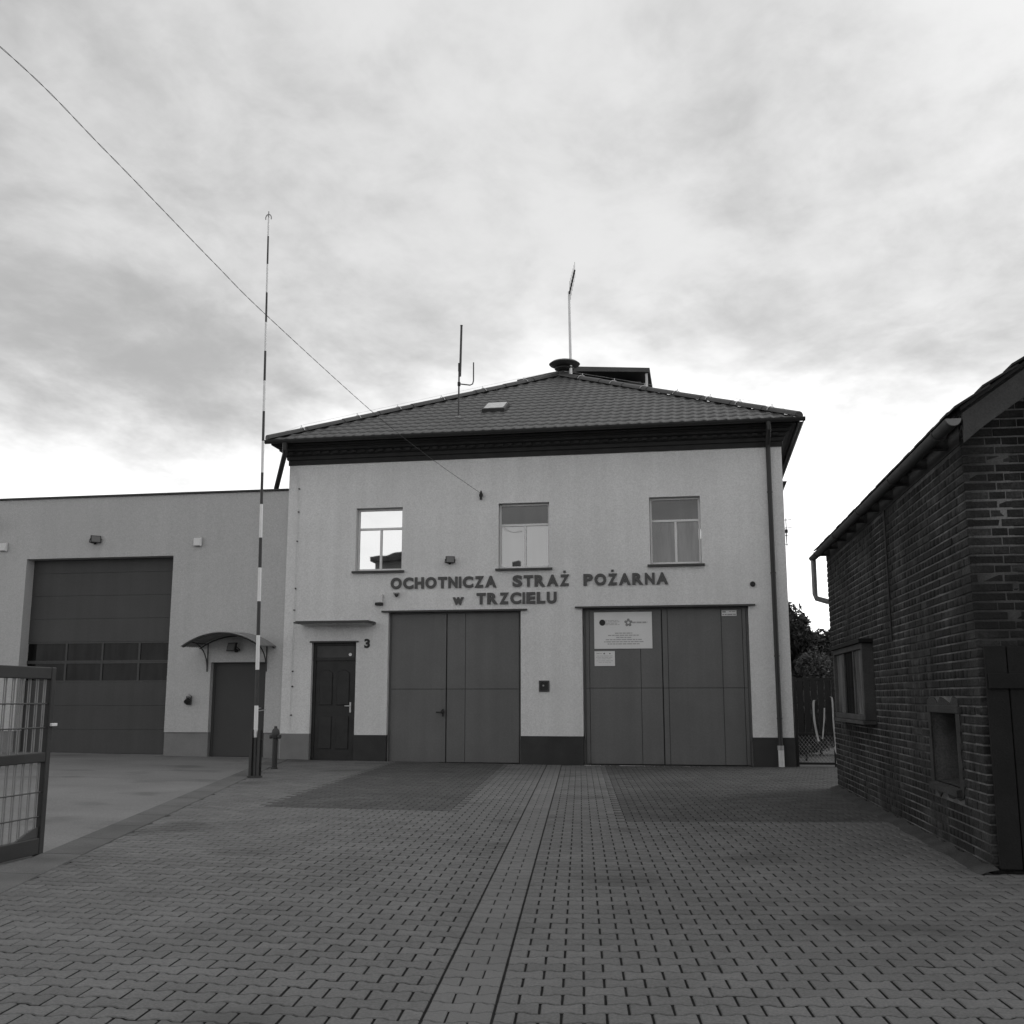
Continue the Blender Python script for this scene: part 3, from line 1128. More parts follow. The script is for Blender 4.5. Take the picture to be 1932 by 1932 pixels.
b2 = board('sign_board', -2.205, -1.775, 2.035, 2.345, 'small white plate just under the large information board', SY)
text_rows(b2, [(2.29, .10, .35, .014), (2.24, .12, .88, .008), (2.21, .08, .9, .008), (2.18, .15, .8, .008), (2.14, .1, .9, .008), (2.11, .2, .8, .008)], -2.205, -1.775, 0, print_l, yy)
m = MB(); flat_disc(m, -2.0, 2.295, .017, yy, 8); flat_disc(m, -1.88, 2.295, .014, yy, 8); obj('dot_emblem', m, print_m, b2)
b3 = board('sticker', .46, .765, 3.055, 3.17, 'narrow pale sticker in the top corner of the gate', SY)
text_rows(b3, [(3.125, .05, .28, .03), (3.075, .05, .95, .02), (3.14, .5, .93, .012)], .46, .765, 0, M('sticker_print', .25), yy)

# ------------------------------------------------------------------ things on the roof


def roof_z(y):
    return EZ + (y - EYE) * math.tan(TH)


t = thing('radio_antenna', 'grey radio whip antenna with bent side arm on the tiled slope', 'antenna', (-5.37, 23.3, roof_z(23.3)))
zb = roof_z(23.3)
obj('mast', MB().tube([(-5.372, 23.3, zb), (-5.365, 23.3, 8.95)], .02, 8), dark_metal, t, smooth=40)
obj('clamp', MB().box(-5.395, 23.27, 8.55, -5.335, 23.33, 8.64).box(-5.385, 23.275, 8.90, -5.33, 23.325, 9.10), black_m, t)
obj('whip', MB().tube([(-5.345, 23.3, 8.78), (-5.335, 23.3, 9.1), (-5.318, 23.3, 10.0), (-5.318, 23.3, 10.03)], [.03, .028, .026, .034], 8), dark_metal, t, smooth=40)
obj('side_arm', MB().tube([(-5.37, 23.3, 8.60), (-5.10, 23.3, 8.555), (-5.04, 23.3, 8.58), (-5.02, 23.3, 8.66), (-5.022, 23.3, 9.10)], .015, 8), dark_metal, t, smooth=40)
obj('foot', MB().box(-5.43, 23.24, zb - .01, -5.31, 23.36, zb + .05), mid_metal, t)

t = thing('roof_window', 'small pale roof window set flush in the tiled slope', 'roof window', (-4.62, 23.75, roof_z(23.75)))


def slope_box(x0, x1, y0, y1, h0, h1):
    n = (-math.sin(TH), math.cos(TH))
    pts = []
    for h in (h0, h1):
        for x, y in ((x0, y0), (x1, y0), (x1, y1), (x0, y1)):
            pts.append((x, y + n[0] * h, roof_z(y) + n[1] * h))
    return MB().add(pts, [(0, 3, 2, 1), (4, 5, 6, 7), (0, 1, 5, 4), (1, 2, 6, 5), (2, 3, 7, 6), (3, 0, 4, 7)])


obj('frame', slope_box(-4.90, -4.36, 23.72, 24.38, .0, .11), dark_metal, t, 0.006)
obj('pane', slope_box(-4.86, -4.40, 23.76, 24.34, .111, .118), glass_mat('roof_glass', .5, .2), t)

t = thing('siren', 'dark mushroom shaped alarm siren on the roof peak', 'siren', (-3.45, APY, APZ))
obj('stand', MB().lathe([(.17, -.1), (.16, .12), (.12, .15)], (-3.45, APY, APZ), 16), black_m, t, smooth=40)
obj('horn', MB().lathe([(.12, .14), (.27, .20), (.28, .22), (.2, .25), (.2, .29)], (-3.45, APY, APZ), 20), dark_metal, t, smooth=40)
obj('cap', MB().lathe([(.2, .25), (.41, .32), (.43, .345), (.36, .40), (.18, .46), (.03, .475)], (-3.45, APY, APZ), 24), dark_metal, t, smooth=40)
t = thing('television_aerial', 'slim pale mast with tilted many-rod aerial above the roof peak', 'aerial', (-3.27, APY - .12, APZ - .05))
ay = APY - .12
obj('mast', MB().tube([(-3.262, ay, APZ - .06), (-3.29, ay, 12.48)], [.04, .034], 8), white_paint, t, smooth=40)
A, B = Vector((-3.29, ay, 12.38)), Vector((-3.09, ay - .3, 12.98))
obj('boom', MB().tube([A, B], .026, 6), dark_metal, t)
for q in np.linspace(.1, 1, 7):
    p = A.lerp(B, q)
    hl = .34 * (1 - .35 * q)
    obj('rod', MB().tube([p + Vector((.0, .02, -hl)), p + Vector((.0, -.02, hl))], .0045, 4), dark_metal, t)

# aerial rods poking out past the right-hand corner
t = thing('side_aerial', 'little wall aerial poking out past the right corner of the station', 'aerial', (X1, 24.2, 4.6))
obj('mast', MB().tube([(X1 + .004, 24.2, 5.0), (X1 + .16, 24.2, 5.02), (X1 + .17, 24.2, 4.7), (X1 + .17, 24.2, 5.35)], .012, 6), mid_metal, t)
for z in (4.75, 4.95, 5.12, 5.3):
    obj('rod', MB().tube([(X1 + .05, 24.2, z), (X1 + .29, 24.15, z + .01)], .007, 5), dark_metal, t)
obj('box', MB().box(X1 + .12, 24.15, 5.02, X1 + .2, 24.25, 5.09), black_m, t)
for z in (3.7, 3.35):
    obj('clip', MB().tube([(X1 - .002, 23.2, z), (X1 + .05, 23.2, z)], .035, 8), mid_metal, t)

# ------------------------------------------------------------------ garage wing
WY = FY + .03
WX0 = -24.0
wg = thing('garage_wing', 'grey rendered flat roofed garage wing with tall sectional door', 'building', (-14.0, WY, 0))
GD = (-15.60, -11.875, 0.0, 4.60)
SD = (-10.83, -9.52, 0.0, 2.16)
WT = 6.03
wxe = X0 - .004
obj('front_wall', wall_with_holes(WX0, wxe, .62, WT, [(GD[0], GD[1], .62, GD[3]), (SD[0], SD[1], .62, SD[3])], WY, WY + .38), render_wing, wg)
for a, b in ((WX0, GD[0]), (GD[1], SD[0]), (SD[1], wxe)):
    box('plinth', (a + .001, WY + .025, -.05), (b - .001, WY + .36, .618), plinth_grey, wg)
box('side_wall', (WX0, WY + .381, -.05), (WX0 + .3, BY - 2, WT), render_wing, wg)
box('rear_wall', (WX0 + .301, BY - 2.3, -.05), (wxe, BY - 2, WT), render_wing, wg)
box('flat_roof', (WX0 + .31, WY + .385, 5.6), (wxe, BY - 2.31, 5.75), dark_metal, wg)
for i in range(5):
    a = WX0 - .03 + i * (wxe - WX0 + .03) / 5
    b = WX0 - .03 + (i + 1) * (wxe - WX0 + .03) / 5 - .004
    obj('coping', MB().box(a, WY - .05, WT + .002, b, WY + .45, WT + .045), gutter_m, wg, 0.005)
# sectional door
dy = WY + .30
a, b, c, d = GD
gd = obj('sectional_door', MB().box(a - .2, dy + .05, 0, b + .2, dy + .07, d + .3), black_m, wg)
zed = [.12, .66, 1.20, 1.735, 2.195, 2.66, 3.2, 3.74, 4.28, 4.75]
for i in range(len(zed) - 1):
    za, zb = zed[i] + .0012, zed[i + 1] - .0012
    if i in (3, 4):
        pm_ = MB().box(a - .15, dy, za, b + .15, dy + .045, za + .035).box(a - .15, dy, zb - .035, b + .15, dy + .045, zb)
        xs = [a - .15, -14.60, -13.68, -12.755, b + .15]
        for j in range(5):
            lo = xs[j] if j == 0 else xs[j] - .025
            hi = xs[j] if j == 4 else xs[j] + .025
            if hi - lo < .05:
                lo, hi = (lo, lo + .1) if j == 0 else (hi - .1, hi)
            pm_.box(lo, dy, za + .036, hi, dy + .045, zb - .036)
        o = obj('door_section', pm_, gate_wing, gd)
        for j in range(4):
            pa = xs[j] + (.1 if j == 0 else .026)
            pb = xs[j + 1] - (.1 if j == 3 else .026)
            obj('pane', MB().box(pa, dy + .02, za + .037, pb, dy + .026, zb - .037), glass_black, gd)
    else:
        obj('door_section', MB().box(a - .15, dy, za, b + .15, dy + .045, zb), gate_wing, gd, 0.003)
box('threshold', (a + .003, WY + .01, -.03), (b - .003, WY + .45, .115), plinth_grey, gd)
a, b, c, d = SD
sdo = obj('side_door', MB().box(a + .004, WY + .14, .09, a + .06, WY + .22, d - .004).box(b - .06, WY + .14, .09, b - .004, WY + .22, d - .004)
          .box(a + .061, WY + .14, d - .06, b - .061, WY + .22, d - .004), door_wing, wg)
obj('leaf', MB().box(a + .062, WY + .15, .095, b - .062, WY + .20, d - .062), door_wing, sdo, 0.004)
obj('handle', MB().tube([(b - .14, WY + .15, 1.15), (b - .14, WY + .10, 1.15), (b - .26, WY + .10, 1.15)], .01, 8), light_metal, sdo)
box('threshold', (a + .003, WY + .01, -.03), (b - .003, WY + .25, .088), plinth_grey, sdo)

# arched canopy over the side door
cn = thing('arched_canopy', 'arched corrugated translucent canopy on curved brackets over the side door', 'canopy', (-10.2, WY, 2.0))
cxm, hw_, sag, z0 = -10.21, .92, .30, 2.47
Rr = (hw_ * hw_ + sag * sag) / (2 * sag)


def arc_z(x):
    return z0 + math.sqrt(max(0, Rr * Rr - (x - cxm) ** 2)) - (Rr - sag)


vv, ff = [], []
nx, ny = 22, 33
ya, yb = WY - .88, WY - .005
for j in range(ny + 1):
    y = ya + (yb - ya) * j / ny
    for i in range(nx + 1):
        x = cxm - hw_ + 2 * hw_ * i / nx
        vv.append((x, y, arc_z(x) + .018 * math.sin(2 * math.pi * (y - ya) / .11) + .03 * (j / ny)))
n = nx + 1
for j in range(ny):
    for i in range(nx):
        ff.append((j * n + i, j * n + i + 1, (j + 1) * n + i + 1, (j + 1) * n + i))
o = obj('corrugated_sheet', MB().add(vv, ff), M('smoked_sheet', .2, .4, .2, 6, spec=.5), cn, smooth=60)
md = o.modifiers.new('thickness', 'SOLIDIFY'); md.thickness = .005
for y in (ya + .05, yb - .03):
    obj('arch_rib', MB().tube([(x, y, arc_z(x) - .03) for x in np.linspace(cxm - hw_ + .03, cxm + hw_ - .03, 13)], .014, 6), dark_metal, cn, smooth=40)
for x in (cxm - .70, cxm + .70):
    pts = [(x, WY - .02, 1.98)]
    for q in np.linspace(0, 1, 9):
        an = q * math.pi / 2
        pts.append((x, WY - .02 - .80 * (1 - math.cos(an)), 2.02 + (arc_z(x) - 2.05) * math.sin(an)))
    obj('bracket', MB().tube(pts, .013, 6), dark_metal, cn, smooth=40)
    obj('wall_strut', MB().tube([(x, WY - .012, 1.95), (x, WY - .012, arc_z(x) - .02)], .014, 6), dark_metal, cn)
    obj('top_strut', MB().tube([(x, WY - .02, arc_z(x) - .045), (x, ya + .05, arc_z(x) - .045)], .012, 6), dark_metal, cn)

floodlight((-10.22, WY, 2.50), 1.25, R(-20), 'black floodlight under the arched canopy')
floodlight((-13.88, WY, 5.02), 1.15, R(38), 'dark angled floodlight centred above the tall sectional door')
for xx, lab in ((-11.28, 'pale square box lamp on the wing wall between canopy and sectional door'), (-16.22, 'pale square box lamp on the wing wall beside the bracket lamp')):
    t = thing('box_lamp', lab, 'wall lamp', (xx, WY, 4.78))
    obj('back_plate', MB().box(xx - .10, WY - .02, 4.79, xx + .10, WY + .002, 5.0), mid_metal, t, .004)
    obj('lens', MB().box(xx - .085, WY - .085, 4.805, xx + .085, WY - .021, 4.985), sign_m, t, .012)
    obj('rim', MB().box(xx + .088, WY - .09, 4.795, xx + .10, WY - .021, 4.995), white_paint, t)
t = thing('bracket_lamp', 'dark lamp on a curved arm high on the wing wall', 'wall lamp', (-16.5, WY, 5.3))
obj('arm', MB().tube([(-16.55, WY + .002, 5.32), (-16.55, WY - .25, 5.4), (-16.52, WY - .55, 5.62), (-16.46, WY - .8, 5.68)], .025, 8), dark_metal, t, smooth=40)
obj('shade', MB().lathe([(.24, -.02), (.22, .03), (.10, .09), (.03, .12)], (-16.42, WY - .85, 5.56), 16), dark_metal, t, smooth=40)
t = thing('power_socket', 'round dark industrial socket on the wing wall left of the side door', 'socket', (-11.3, WY, 1.22))
obj('base', MB().box(-11.36, WY - .06, 1.22, -11.24, WY + .002, 1.42), dark_metal, t, .012)
obj('cover', MB().tube([(-11.30, WY - .05, 1.33), (-11.31, WY - .14, 1.28)], [.06, .055], 12), black_m, t, smooth=40)
obj('lid', MB().tube([(-11.275, WY - .07, 1.43), (-11.27, WY - .11, 1.38)], [.045, .045], 12), mid_metal, t, smooth=40)

# ------------------------------------------------------------------ striped mast and hydrant
MX, MY = -7.33, 17.03
mz = gz(MX, MY)
t = thing('striped_mast', 'tall thin mast with dark and white bands on a bolted steel foot', 'mast', (MX, MY, mz))
top = Vector((-7.50, MY, 10.07)); bot = Vector((MX, MY, mz + .03))


def mast_p(z):
    q = (z - bot.z) / (top.z - bot.z)
    return bot.lerp(top, q), .036 + (.014 - .036) * q


zs = [10.1, 9.53, 8.96, 8.37, 7.8, 7.22, 6.63, 6.06, 5.46, 4.87, 4.25, 3.7, 3.09, 2.48, 1.87, 1.24, 0.69]
zs = [1.38 + (z - 1.38) * .945 for z in zs]
zs = [9.98] + zs + [mz + .03]
for i in range(len(zs) - 1):
    (pa, ra), (pb, rb) = mast_p(zs[i]), mast_p(zs[i + 1])
    obj('band', MB().tube([pb, pa], [rb, ra], 12), white_paint if i % 2 == 0 else stripe_dark, t, smooth=40)
obj('finial', MB().tube([(top.x, MY, 9.97), (top.x, MY, 10.1)], .012, 8), mid_metal, t)
m = MB()
for k_ in range(7):
    pass
m.tube([(top.x + .055 * math.cos(a_), MY, 9.97 + .075 * math.sin(a_)) for a_ in np.linspace(-.3, math.pi + .3, 10)], .01, 6)
obj('pulley', m, mid_metal, t)
for sx in (-1, 1):
    ch = MB().box(MX + sx * .045, MY - .055, mz - .03, MX + sx * .055, MY + .055, mz + .78)
    ch.box(MX + sx * .056, MY - .055, mz - .03, MX + sx * .09, MY - .045, mz + .78).box(MX + sx * .056, MY + .045, mz - .03, MX + sx * .09, MY + .055, mz + .78)
    obj('channel_post', ch, stripe_dark, t)
for z in (.18, .62):
    obj('bolt', MB().tube([(MX - .11, MY, mz + z), (MX + .11, MY, mz + z)], .014, 6), dark_metal, t)
obj('cleat', MB().tube([(MX + .03, MY - .02, 1.16), (MX + .16, MY - .03, 1.18)], .008, 6), mid_metal, t)
box('foot_block', (MX - .105, MY - .075, mz - .04), (MX + .105, MY + .075, mz + .03), stripe_dark, t)

HX, HY = -7.90, 19.24
hz = gz(HX, HY)
t = thing('hydrant', 'dark pillar hydrant with domed head behind the striped mast', 'hydrant', (HX, HY, hz))
obj('pillar', MB().lathe([(.065, -.02), (.065, .02), (.05, .03), (.048, .55), (.065, .56), (.07, .62)], (HX, HY, hz), 16), gutter_m, t, smooth=40)
obj('head', MB().lathe([(.07, .62), (.073, .66), (.062, .71), (.03, .745), (.03, .775), (.012, .78)], (HX, HY, hz), 16), M('hydrant_head', .05, .5), t, smooth=40)
for sx in (-1, 1):
    obj('outlet', MB().tube([(HX + sx * .05, HY - .01, hz + .59), (HX + sx * .105, HY - .02, hz + .585)], [.035, .04], 10), dark_metal, t, smooth=40)

# ------------------------------------------------------------------ overhead cable
pts = [(-8.6, -1.0, 9.0), (-7.6, 3.0, 8.18), (-6.9, 5.5, 7.72), (-6.245, 8.0, 7.342), (-6.072, 9.543, 7.11), (-5.84, 11.619, 6.735), (-5.687, 12.984, 6.513), (-5.281, 16.607, 6.087), (-4.975, 19.345, 5.90), (-4.645, FY - .075, 5.80)]


def spline(P_, per=14):
    out = []
    P_ = [Vector(p) for p in P_]
    for i in range(len(P_) - 1):
        p0, p1, p2, p3 = P_[max(i - 1, 0)], P_[i], P_[i + 1], P_[min(i + 2, len(P_) - 1)]
        for q in range(per):
            s_ = q / per
            out.append(.5 * ((2 * p1) + (p2 - p0) * s_ + (2 * p0 - 5 * p1 + 4 * p2 - p3) * s_ ** 2 + (3 * p1 - p0 - 3 * p2 + p3) * s_ ** 3))
    out.append(P_[-1])
    return out


base_c = spline(pts, 40)
strands = MB()
for ph in (0, math.pi):
    L_ = 0
    pp = []
    for i, p in enumerate(base_c):
        if i:
            L_ += (p - base_c[i - 1]).length
        an = 2 * math.pi * L_ / .42 + ph
        pp.append(p + Vector((math.cos(an) * .0042, 0, math.sin(an) * .0042)))
    strands.tube(pp, .0026, 5)
tag(obj('overhead_cable', strands, dark_metal, off=(-4.6, FY, 5.8)), 'twisted overhead cable running down to the insulator on the front wall', 'cable').location = (-4.6, FY, 5.8)

# ------------------------------------------------------------------ open yard gate on the left
gate_frame_m = M('gate_frame', .028, .5, .2, 5)
GX, GY0, GY1 = -5.50, 5.9, 8.41
z0 = gz(GX, 7.2)
t = thing('yard_gate', 'open dark steel gate leaf with upright bars on the yard edge', 'gate', (GX, GY1, z0))
zt = 1.635
obj('end_post', MB().box(GX - .035, GY1 - .06, z0 - .01, GX + .035, GY1, zt), gate_frame_m, t, .006)
obj('hinge_post', MB().box(GX - .045, GY0 - .09, z0 - .06, GX + .045, GY0, zt + .1), gate_frame_m, t, .006)
obj('top_rail', MB().box(GX - .03, GY0 + .001, zt - .10, GX + .03, GY1 - .061, zt), gate_frame_m, t, .006)
obj('middle_rail', MB().box(GX - .03, GY0 + .001, .845, GX + .03, GY1 - .061, .925), gate_frame_m, t, .006)
obj('bottom_rail', MB().box(GX - .03, GY0 + .001, z0 + .01, GX + .03, GY1 - .061, z0 + .14), gate_frame_m, t, .006)
bar_m = M('gate_bar', .18, .5, .15, 6)
y = GY1 - .061 - .03
kk = 0
while y > GY0 + .03:
    for dyy in (0, .026):
        for za, zb in ((z0 + .141, .844), (.926, zt - .101)):
            obj('bar', MB().tube([(GX, y - dyy, za), (GX, y - dyy, zb)], (.005 if dyy else .0065), 5), bar_m, t)
    y -= .105
for z in (1.33, 1.13, .60, .40):
    obj('cross_wire', MB().tube([(GX + .008, GY0 + .002, z), (GX + .008, GY1 - .062, z)], .006, 5), dark_metal, t)
obj('latch', MB().box(GX + .036, GY1 - .05, 1.14, GX + .06, GY1 + .03, 1.165), light_metal, t, .003)
obj('corner_plate', MB().poly_x([(GY1 - .062, z0 + .141), (GY1 - .062, z0 + .23), (GY1 - .16, z0 + .21), (GY1 - .3, z0 + .16), (GY1 - .34, z0 + .141)], GX - .012, GX + .012), dark_metal, t)

# ------------------------------------------------------------------ brick outbuilding (built in its own frame)
BL, BW, BH = 8.0, 5.6, 3.52
SLR = 0.70
bz = 0.0
bb = thing('brick_outbuilding', 'old dark brick outbuilding with weathered walls and sagging gutter', 'building', (BR.x, BR.y, bz), rotz=BROT, local=True)
BWIN = (4.55, 6.93, 1.10, 2.05)
BHOLE = (.80, 1.72, .60, 1.26)
RIDX = BW / 2
EAVX, EAVZ = -.12, 3.68


def verge_z(x):
    return EAVZ + SLR * (x - EAVX) if x < RIDX else EAVZ + SLR * (2 * RIDX - x - EAVX)


# mortar core of the long wall with openings (x = 0 plane faces the yard); swap axes of the generic builder
cw = wall_with_holes(0.004, BL, -.05, BH, [BWIN, BHOLE], 0, .36)
core = MB()
core.v = [(yv + .009, xv, zv) for xv, yv, zv in cw.v]
core.f = cw.f
core.box(.37, BL - .3, -.05, BW, BL, BH)
core.box(BW - .3, .37, -.05, BW, BL - .31, BH)
obj('wall_core', core, mortar_m, bb)
gpts = [(.012, -.05), (BW, -.05), (BW, BH), (RIDX, verge_z(RIDX) - .2), (.012, verge_z(.012) - .12)]
gab = MB().poly_y(gpts, .009, .36)
obj('gable_core', gab, mortar_m, bb)

CR, BLN = .077, .262


def courses(length, holes, zmax_fn, start_hdr):
    """English bond: list of (s0, s1, z0, z1) in wall coordinates"""
    out = []
    nz = int(5.2 / CR)
    for j in range(nz):
        z0_, z1_ = j * CR, (j + 1) * CR
        hdr = (j % 2 == 0) == start_hdr
        pitch = BLN / 2 if hdr else BLN
        s = 0.0
        if hdr:
            edges = [0, .19]
        else:
            edges = [0]
        while edges[-1] < length:
            edges.append(edges[-1] + pitch * (1 + random.uniform(-.03, .03)))
        for a_, b_ in zip(edges[:-1], edges[1:]):
            b_ = min(b_, length)
            if z1_ > zmax_fn((a_ + b_) / 2):
                continue
            segs = [(a_, b_)]
            for h in holes:
                if z0_ < h[3] - .02 and z1_ > h[2] + .02:
                    ns = []
                    for p, q in segs:
                        if q <= h[0] or p >= h[1]:
                            ns.append((p, q)); continue
                        if p < h[0]: ns.append((p, h[0]))
                        if q > h[1]: ns.append((h[1], q))
                    segs = ns
            for p, q in segs:
                if q - p > .035:
                    out.append((p, q, z0_, z1_))
    return out


bricks = []        # (axis, s0, s1, z0, z1, depth)
for s0, s1, z0_, z1_ in courses(BL, [BWIN, (BHOLE[0] - .07, BHOLE[1] + .07, BHOLE[2] - .09, BHOLE[3] + .09)], lambda s: BH - .0, True):
    bricks.append(('S', s0, s1, z0_, z1_))
GDOOR = (-1, 3.3, -1, 1.78)
for s0, s1, z0_, z1_ in courses(BW, [], lambda s: verge_z(s) - .18, False):
    bricks.append(('G', s0, s1, z0_, z1_))


def brick_place(ax, s0, s1, z0_, z1_):
    """centre, rotation about z, size; the unit brick faces -x with its length along y"""
    c_, h_ = (s0 + s1) / 2, (z0_ + z1_) / 2
    return ((0, c_, h_), 0.0) if ax == 'S' else ((c_, 0, h_), math.pi / 2)


def unit_brick(seed):
    r_ = random.Random(seed)
    ch = .10
    f_ = []
    for sy, sz in ((-1, -1), (1, -1), (1, 1), (-1, 1)):
        f_.append((r_.uniform(-.003, .002), sy * (.5 - .022 - r_.uniform(0, .012)), sz * (.5 - .075 - r_.uniform(0, .05))))
    md_ = [(.006, sy * .5, sz * .5) for sy, sz in ((-1, -1), (1, -1), (1, 1), (-1, 1))]
    bk = [(.05, sy * .5, sz * .5) for sy, sz in ((-1, -1), (1, -1), (1, 1), (-1, 1))]
    v = f_ + md_ + bk
    f = [(3, 2, 1, 0)]
    for i in range(4):
        j = (i + 1) % 4
        f += [(i, j, 4 + j, 4 + i), (4 + i, 4 + j, 8 + j, 8 + i)]
    return np.array(v), f


UB = [unit_brick(s) for s in range(10)]
ranked = []
MW = Matrix.Translation((BR.x, BR.y, bz)) @ Matrix.Rotation(BROT, 4, 'Z')
for bk in bricks:
    (lx_, ly_, lz_), rz = brick_place(*bk)
    p = MW @ Vector((lx_, ly_, lz_))
    pr = depth_view(p)
    nrm = Vector((-1, 0, 0)) if bk[0] == 'S' else Vector((0, -1, 0))
    view = (Vector((0, 0, CAM_H)) - p)
    cosv = max(0, view.normalized().dot(nrm))
    ok = pr and pr[0] < 1.0 and pr[1] < 1
    if bk[0] == 'G' and bk[1] < GDOOR[1] and bk[3] < GDOOR[3]:
        ok = False
    area = (bk[2] - bk[1]) * cosv / pr[2] ** 2 if ok else 0
    depth = random.gauss(0, .0018) + (random.uniform(.002, .0045) if random.random() < .2 else 0)
    ranked.append((area, bk, (lx_, ly_, lz_), rz, depth))
ranked.sort(key=lambda q: -q[0])
ubm = []
for v, f in UB:
    me = bpy.data.meshes.new('brick')
    me.from_pydata(v.tolist(), [], f)
    me.materials.append(brick_i)
    ubm.append(me)
MJ = .014
for area, bk, c_, rz, dep in ranked[:300]:
    o = bpy.data.objects.new('brick', random.choice(ubm))
    dx, dyv = (dep, 0) if bk[0] == 'S' else (0, dep)
    o.location = (c_[0] + dx, c_[1] + dyv, c_[2])
    o.rotation_euler = (0, 0, rz)
    o.scale = (1, (bk[2] - bk[1]) - .006, CR - MJ)
    link(o, bb)
V, loops, starts, att = [], [], [], []
nv = nl = 0
for area, bk, c_, rz, dep in ranked[300:]:
    v, f = random.choice(UB)
    p = v * np.array([1, (bk[2] - bk[1]) - .006, CR - MJ])
    if rz:
        p = np.stack([-p[:, 1], p[:, 0], p[:, 2]], 1)
        p[:, 1] += dep
    else:
        p[:, 0] += dep
    V.append(p + np.array(c_))
    rr = random.random()
    for q in f:
        starts.append(nl); loops.extend(i + nv for i in q); nl += len(q); att.append(rr)
    nv += len(v)
me = bpy.data.meshes.new('brick_field')
me.vertices.add(nv); me.vertices.foreach_set('co', np.concatenate(V).astype(np.float32).ravel())
me.loops.add(nl); me.loops.foreach_set('vertex_index', np.array(loops, dtype=np.int32))
me.polygons.add(len(starts)); me.polygons.foreach_set('loop_start', np.array(starts, dtype=np.int32))
me.update(calc_edges=True)
at = me.attributes.new('piece', 'FLOAT', 'FACE'); at.data.foreach_set('value', np.array(att, dtype=np.float32))
me.materials.append(brick_s)
o = bpy.data.objects.new('brick_field', me); o['kind'] = 'stuff'; link(o, bb)


# projecting timber window
ya, yb, za, zb = BWIN
pj = -.13
bwf = obj('window', MB().box(pj, ya, za, .2, ya + .07, zb).box(pj, yb - .07, za, .2, yb, zb).box(pj, ya + .071, za, .2, yb - .071, za + .07)
          .box(pj, ya + .071, zb - .07, .2, yb - .071, zb), old_wood, bb, .006)
for yy_ in np.linspace(ya, yb, 4)[1:-1]:
    obj('mullion', MB().box(pj + .02, yy_ - .035, za + .071, pj + .09, yy_ + .035, zb - .071), old_wood, bwf, .004)
ed = np.linspace(ya, yb, 4)
for i in range(3):
    lo = ed[i] + (.072 if i == 0 else .036); hi = ed[i + 1] - (.072 if i == 2 else .036)
    obj('pane', MB().box(pj + .04, lo, za + .072, pj + .046, hi, zb - .072), glass_old if i != 1 else glass_dark, bwf)
obj('window_head', MB().box(pj - .04, ya - .06, zb + .002, .0, yb + .06, zb + .05), black_wood, bwf)
obj('window_sill', MB().box(pj - .03, ya - .03, za - .045, .0, yb + .03, za - .002), old_wood, bwf)

# small opening with a rough cement surround
ya, yb, za, zb = BHOLE


def rough_ring(y0, y1, z0_, z1_, wd, x):
    m = MB()
    vv, ff = [], []
    n = 9
    inner, outer = [], []
    def side(a, b, cnt): return [tuple(np.array(a) + (np.array(b) - np.array(a)) * i / cnt) for i in range(cnt)]
    inn = side((y0, z0_), (y1, z0_), n) + side((y1, z0_), (y1, z1_), n) + side((y1, z1_), (y0, z1_), n) + side((y0, z1_), (y0, z0_), n)
    cy, cz = (y0 + y1) / 2, (z0_ + z1_) / 2
    r_ = random.Random(3)
    for yv, zv in inn:
        k_ = wd * r_.uniform(.55, 1.35)
        oy = yv + (k_ if yv > y1 - .001 else -k_ if yv < y0 + .001 else (yv - cy) / (y1 - y0) * wd)
        oz = zv + (k_ if zv > z1_ - .001 else -k_ if zv < z0_ + .001 else (zv - cz) / (z1_ - z0_) * wd)
        outer.append((oy, oz))
    nn = len(inn)
    for (a, b), (c_, d_2) in zip(inn, outer):
        vv += [(x, a, b), (x + .002, c_, d_2), (.06, a, b), (.012, c_, d_2)]
    for i in range(nn):
        j = (i + 1) % nn
        ff += [(4 * i, 4 * j, 4 * j + 1, 4 * i + 1), (4 * i, 4 * i + 2, 4 * j + 2, 4 * j), (4 * i + 1, 4 * j + 1, 4 * j + 3, 4 * i + 3)]
    return m.add(vv, ff)


sr = obj('cement_surround', rough_ring(ya, yb, za, zb, .11, -.006), plaster_m, bb)
obj('lintel', MB().box(-.012, ya - .10, zb - .02, .2, yb + .06, zb + .05), plaster_m, sr, .006)
obj('sill', MB().poly_y([(-.05, za - .07), (-.05, za - .015), (.2, za + .03), (.2, za - .07)], ya - .05, yb + .05), plaster_m, sr)
obj('dark_inside_sheet', MB().box(.32, ya + .004, za + .004, .35, yb - .004, zb - .004), black_wood, sr)  # black sheet standing in for the unlit inside of the opening

# gable: tarred plank doors, gutter, roof
gdr = obj('plank_door', MB().box(.06, -.03, .05, 3.3, .006, 1.78), black_wood, bb)
x = .04
while x < 3.3:
    wd = random.uniform(.13, .19)
    obj('plank', MB().box(x, -.075, .04 + random.uniform(0, .02), min(x + wd, 3.32) - .008, -.031, 1.80 + random.uniform(-.02, .02)), black_wood, gdr, .004)
    x += wd
obj('plank_ledge', MB().box(.05, -.10, 1.45, 3.3, -.076, 1.57), black_wood, gdr, .004)
tpl = (-.55, BL + .28)
rt = math.hypot(1, SLR)
rfm = MB()
ridz = verge_z(RIDX)
rfm.poly_y([(EAVX, EAVZ - .03), (RIDX, ridz - .03), (2 * RIDX - EAVX, EAVZ - .03), (2 * RIDX - EAVX, EAVZ + .0), (RIDX, ridz), (EAVX, EAVZ)], tpl[0] + .06, tpl[1])
brf = obj('roof', rfm, old_tile, bb)
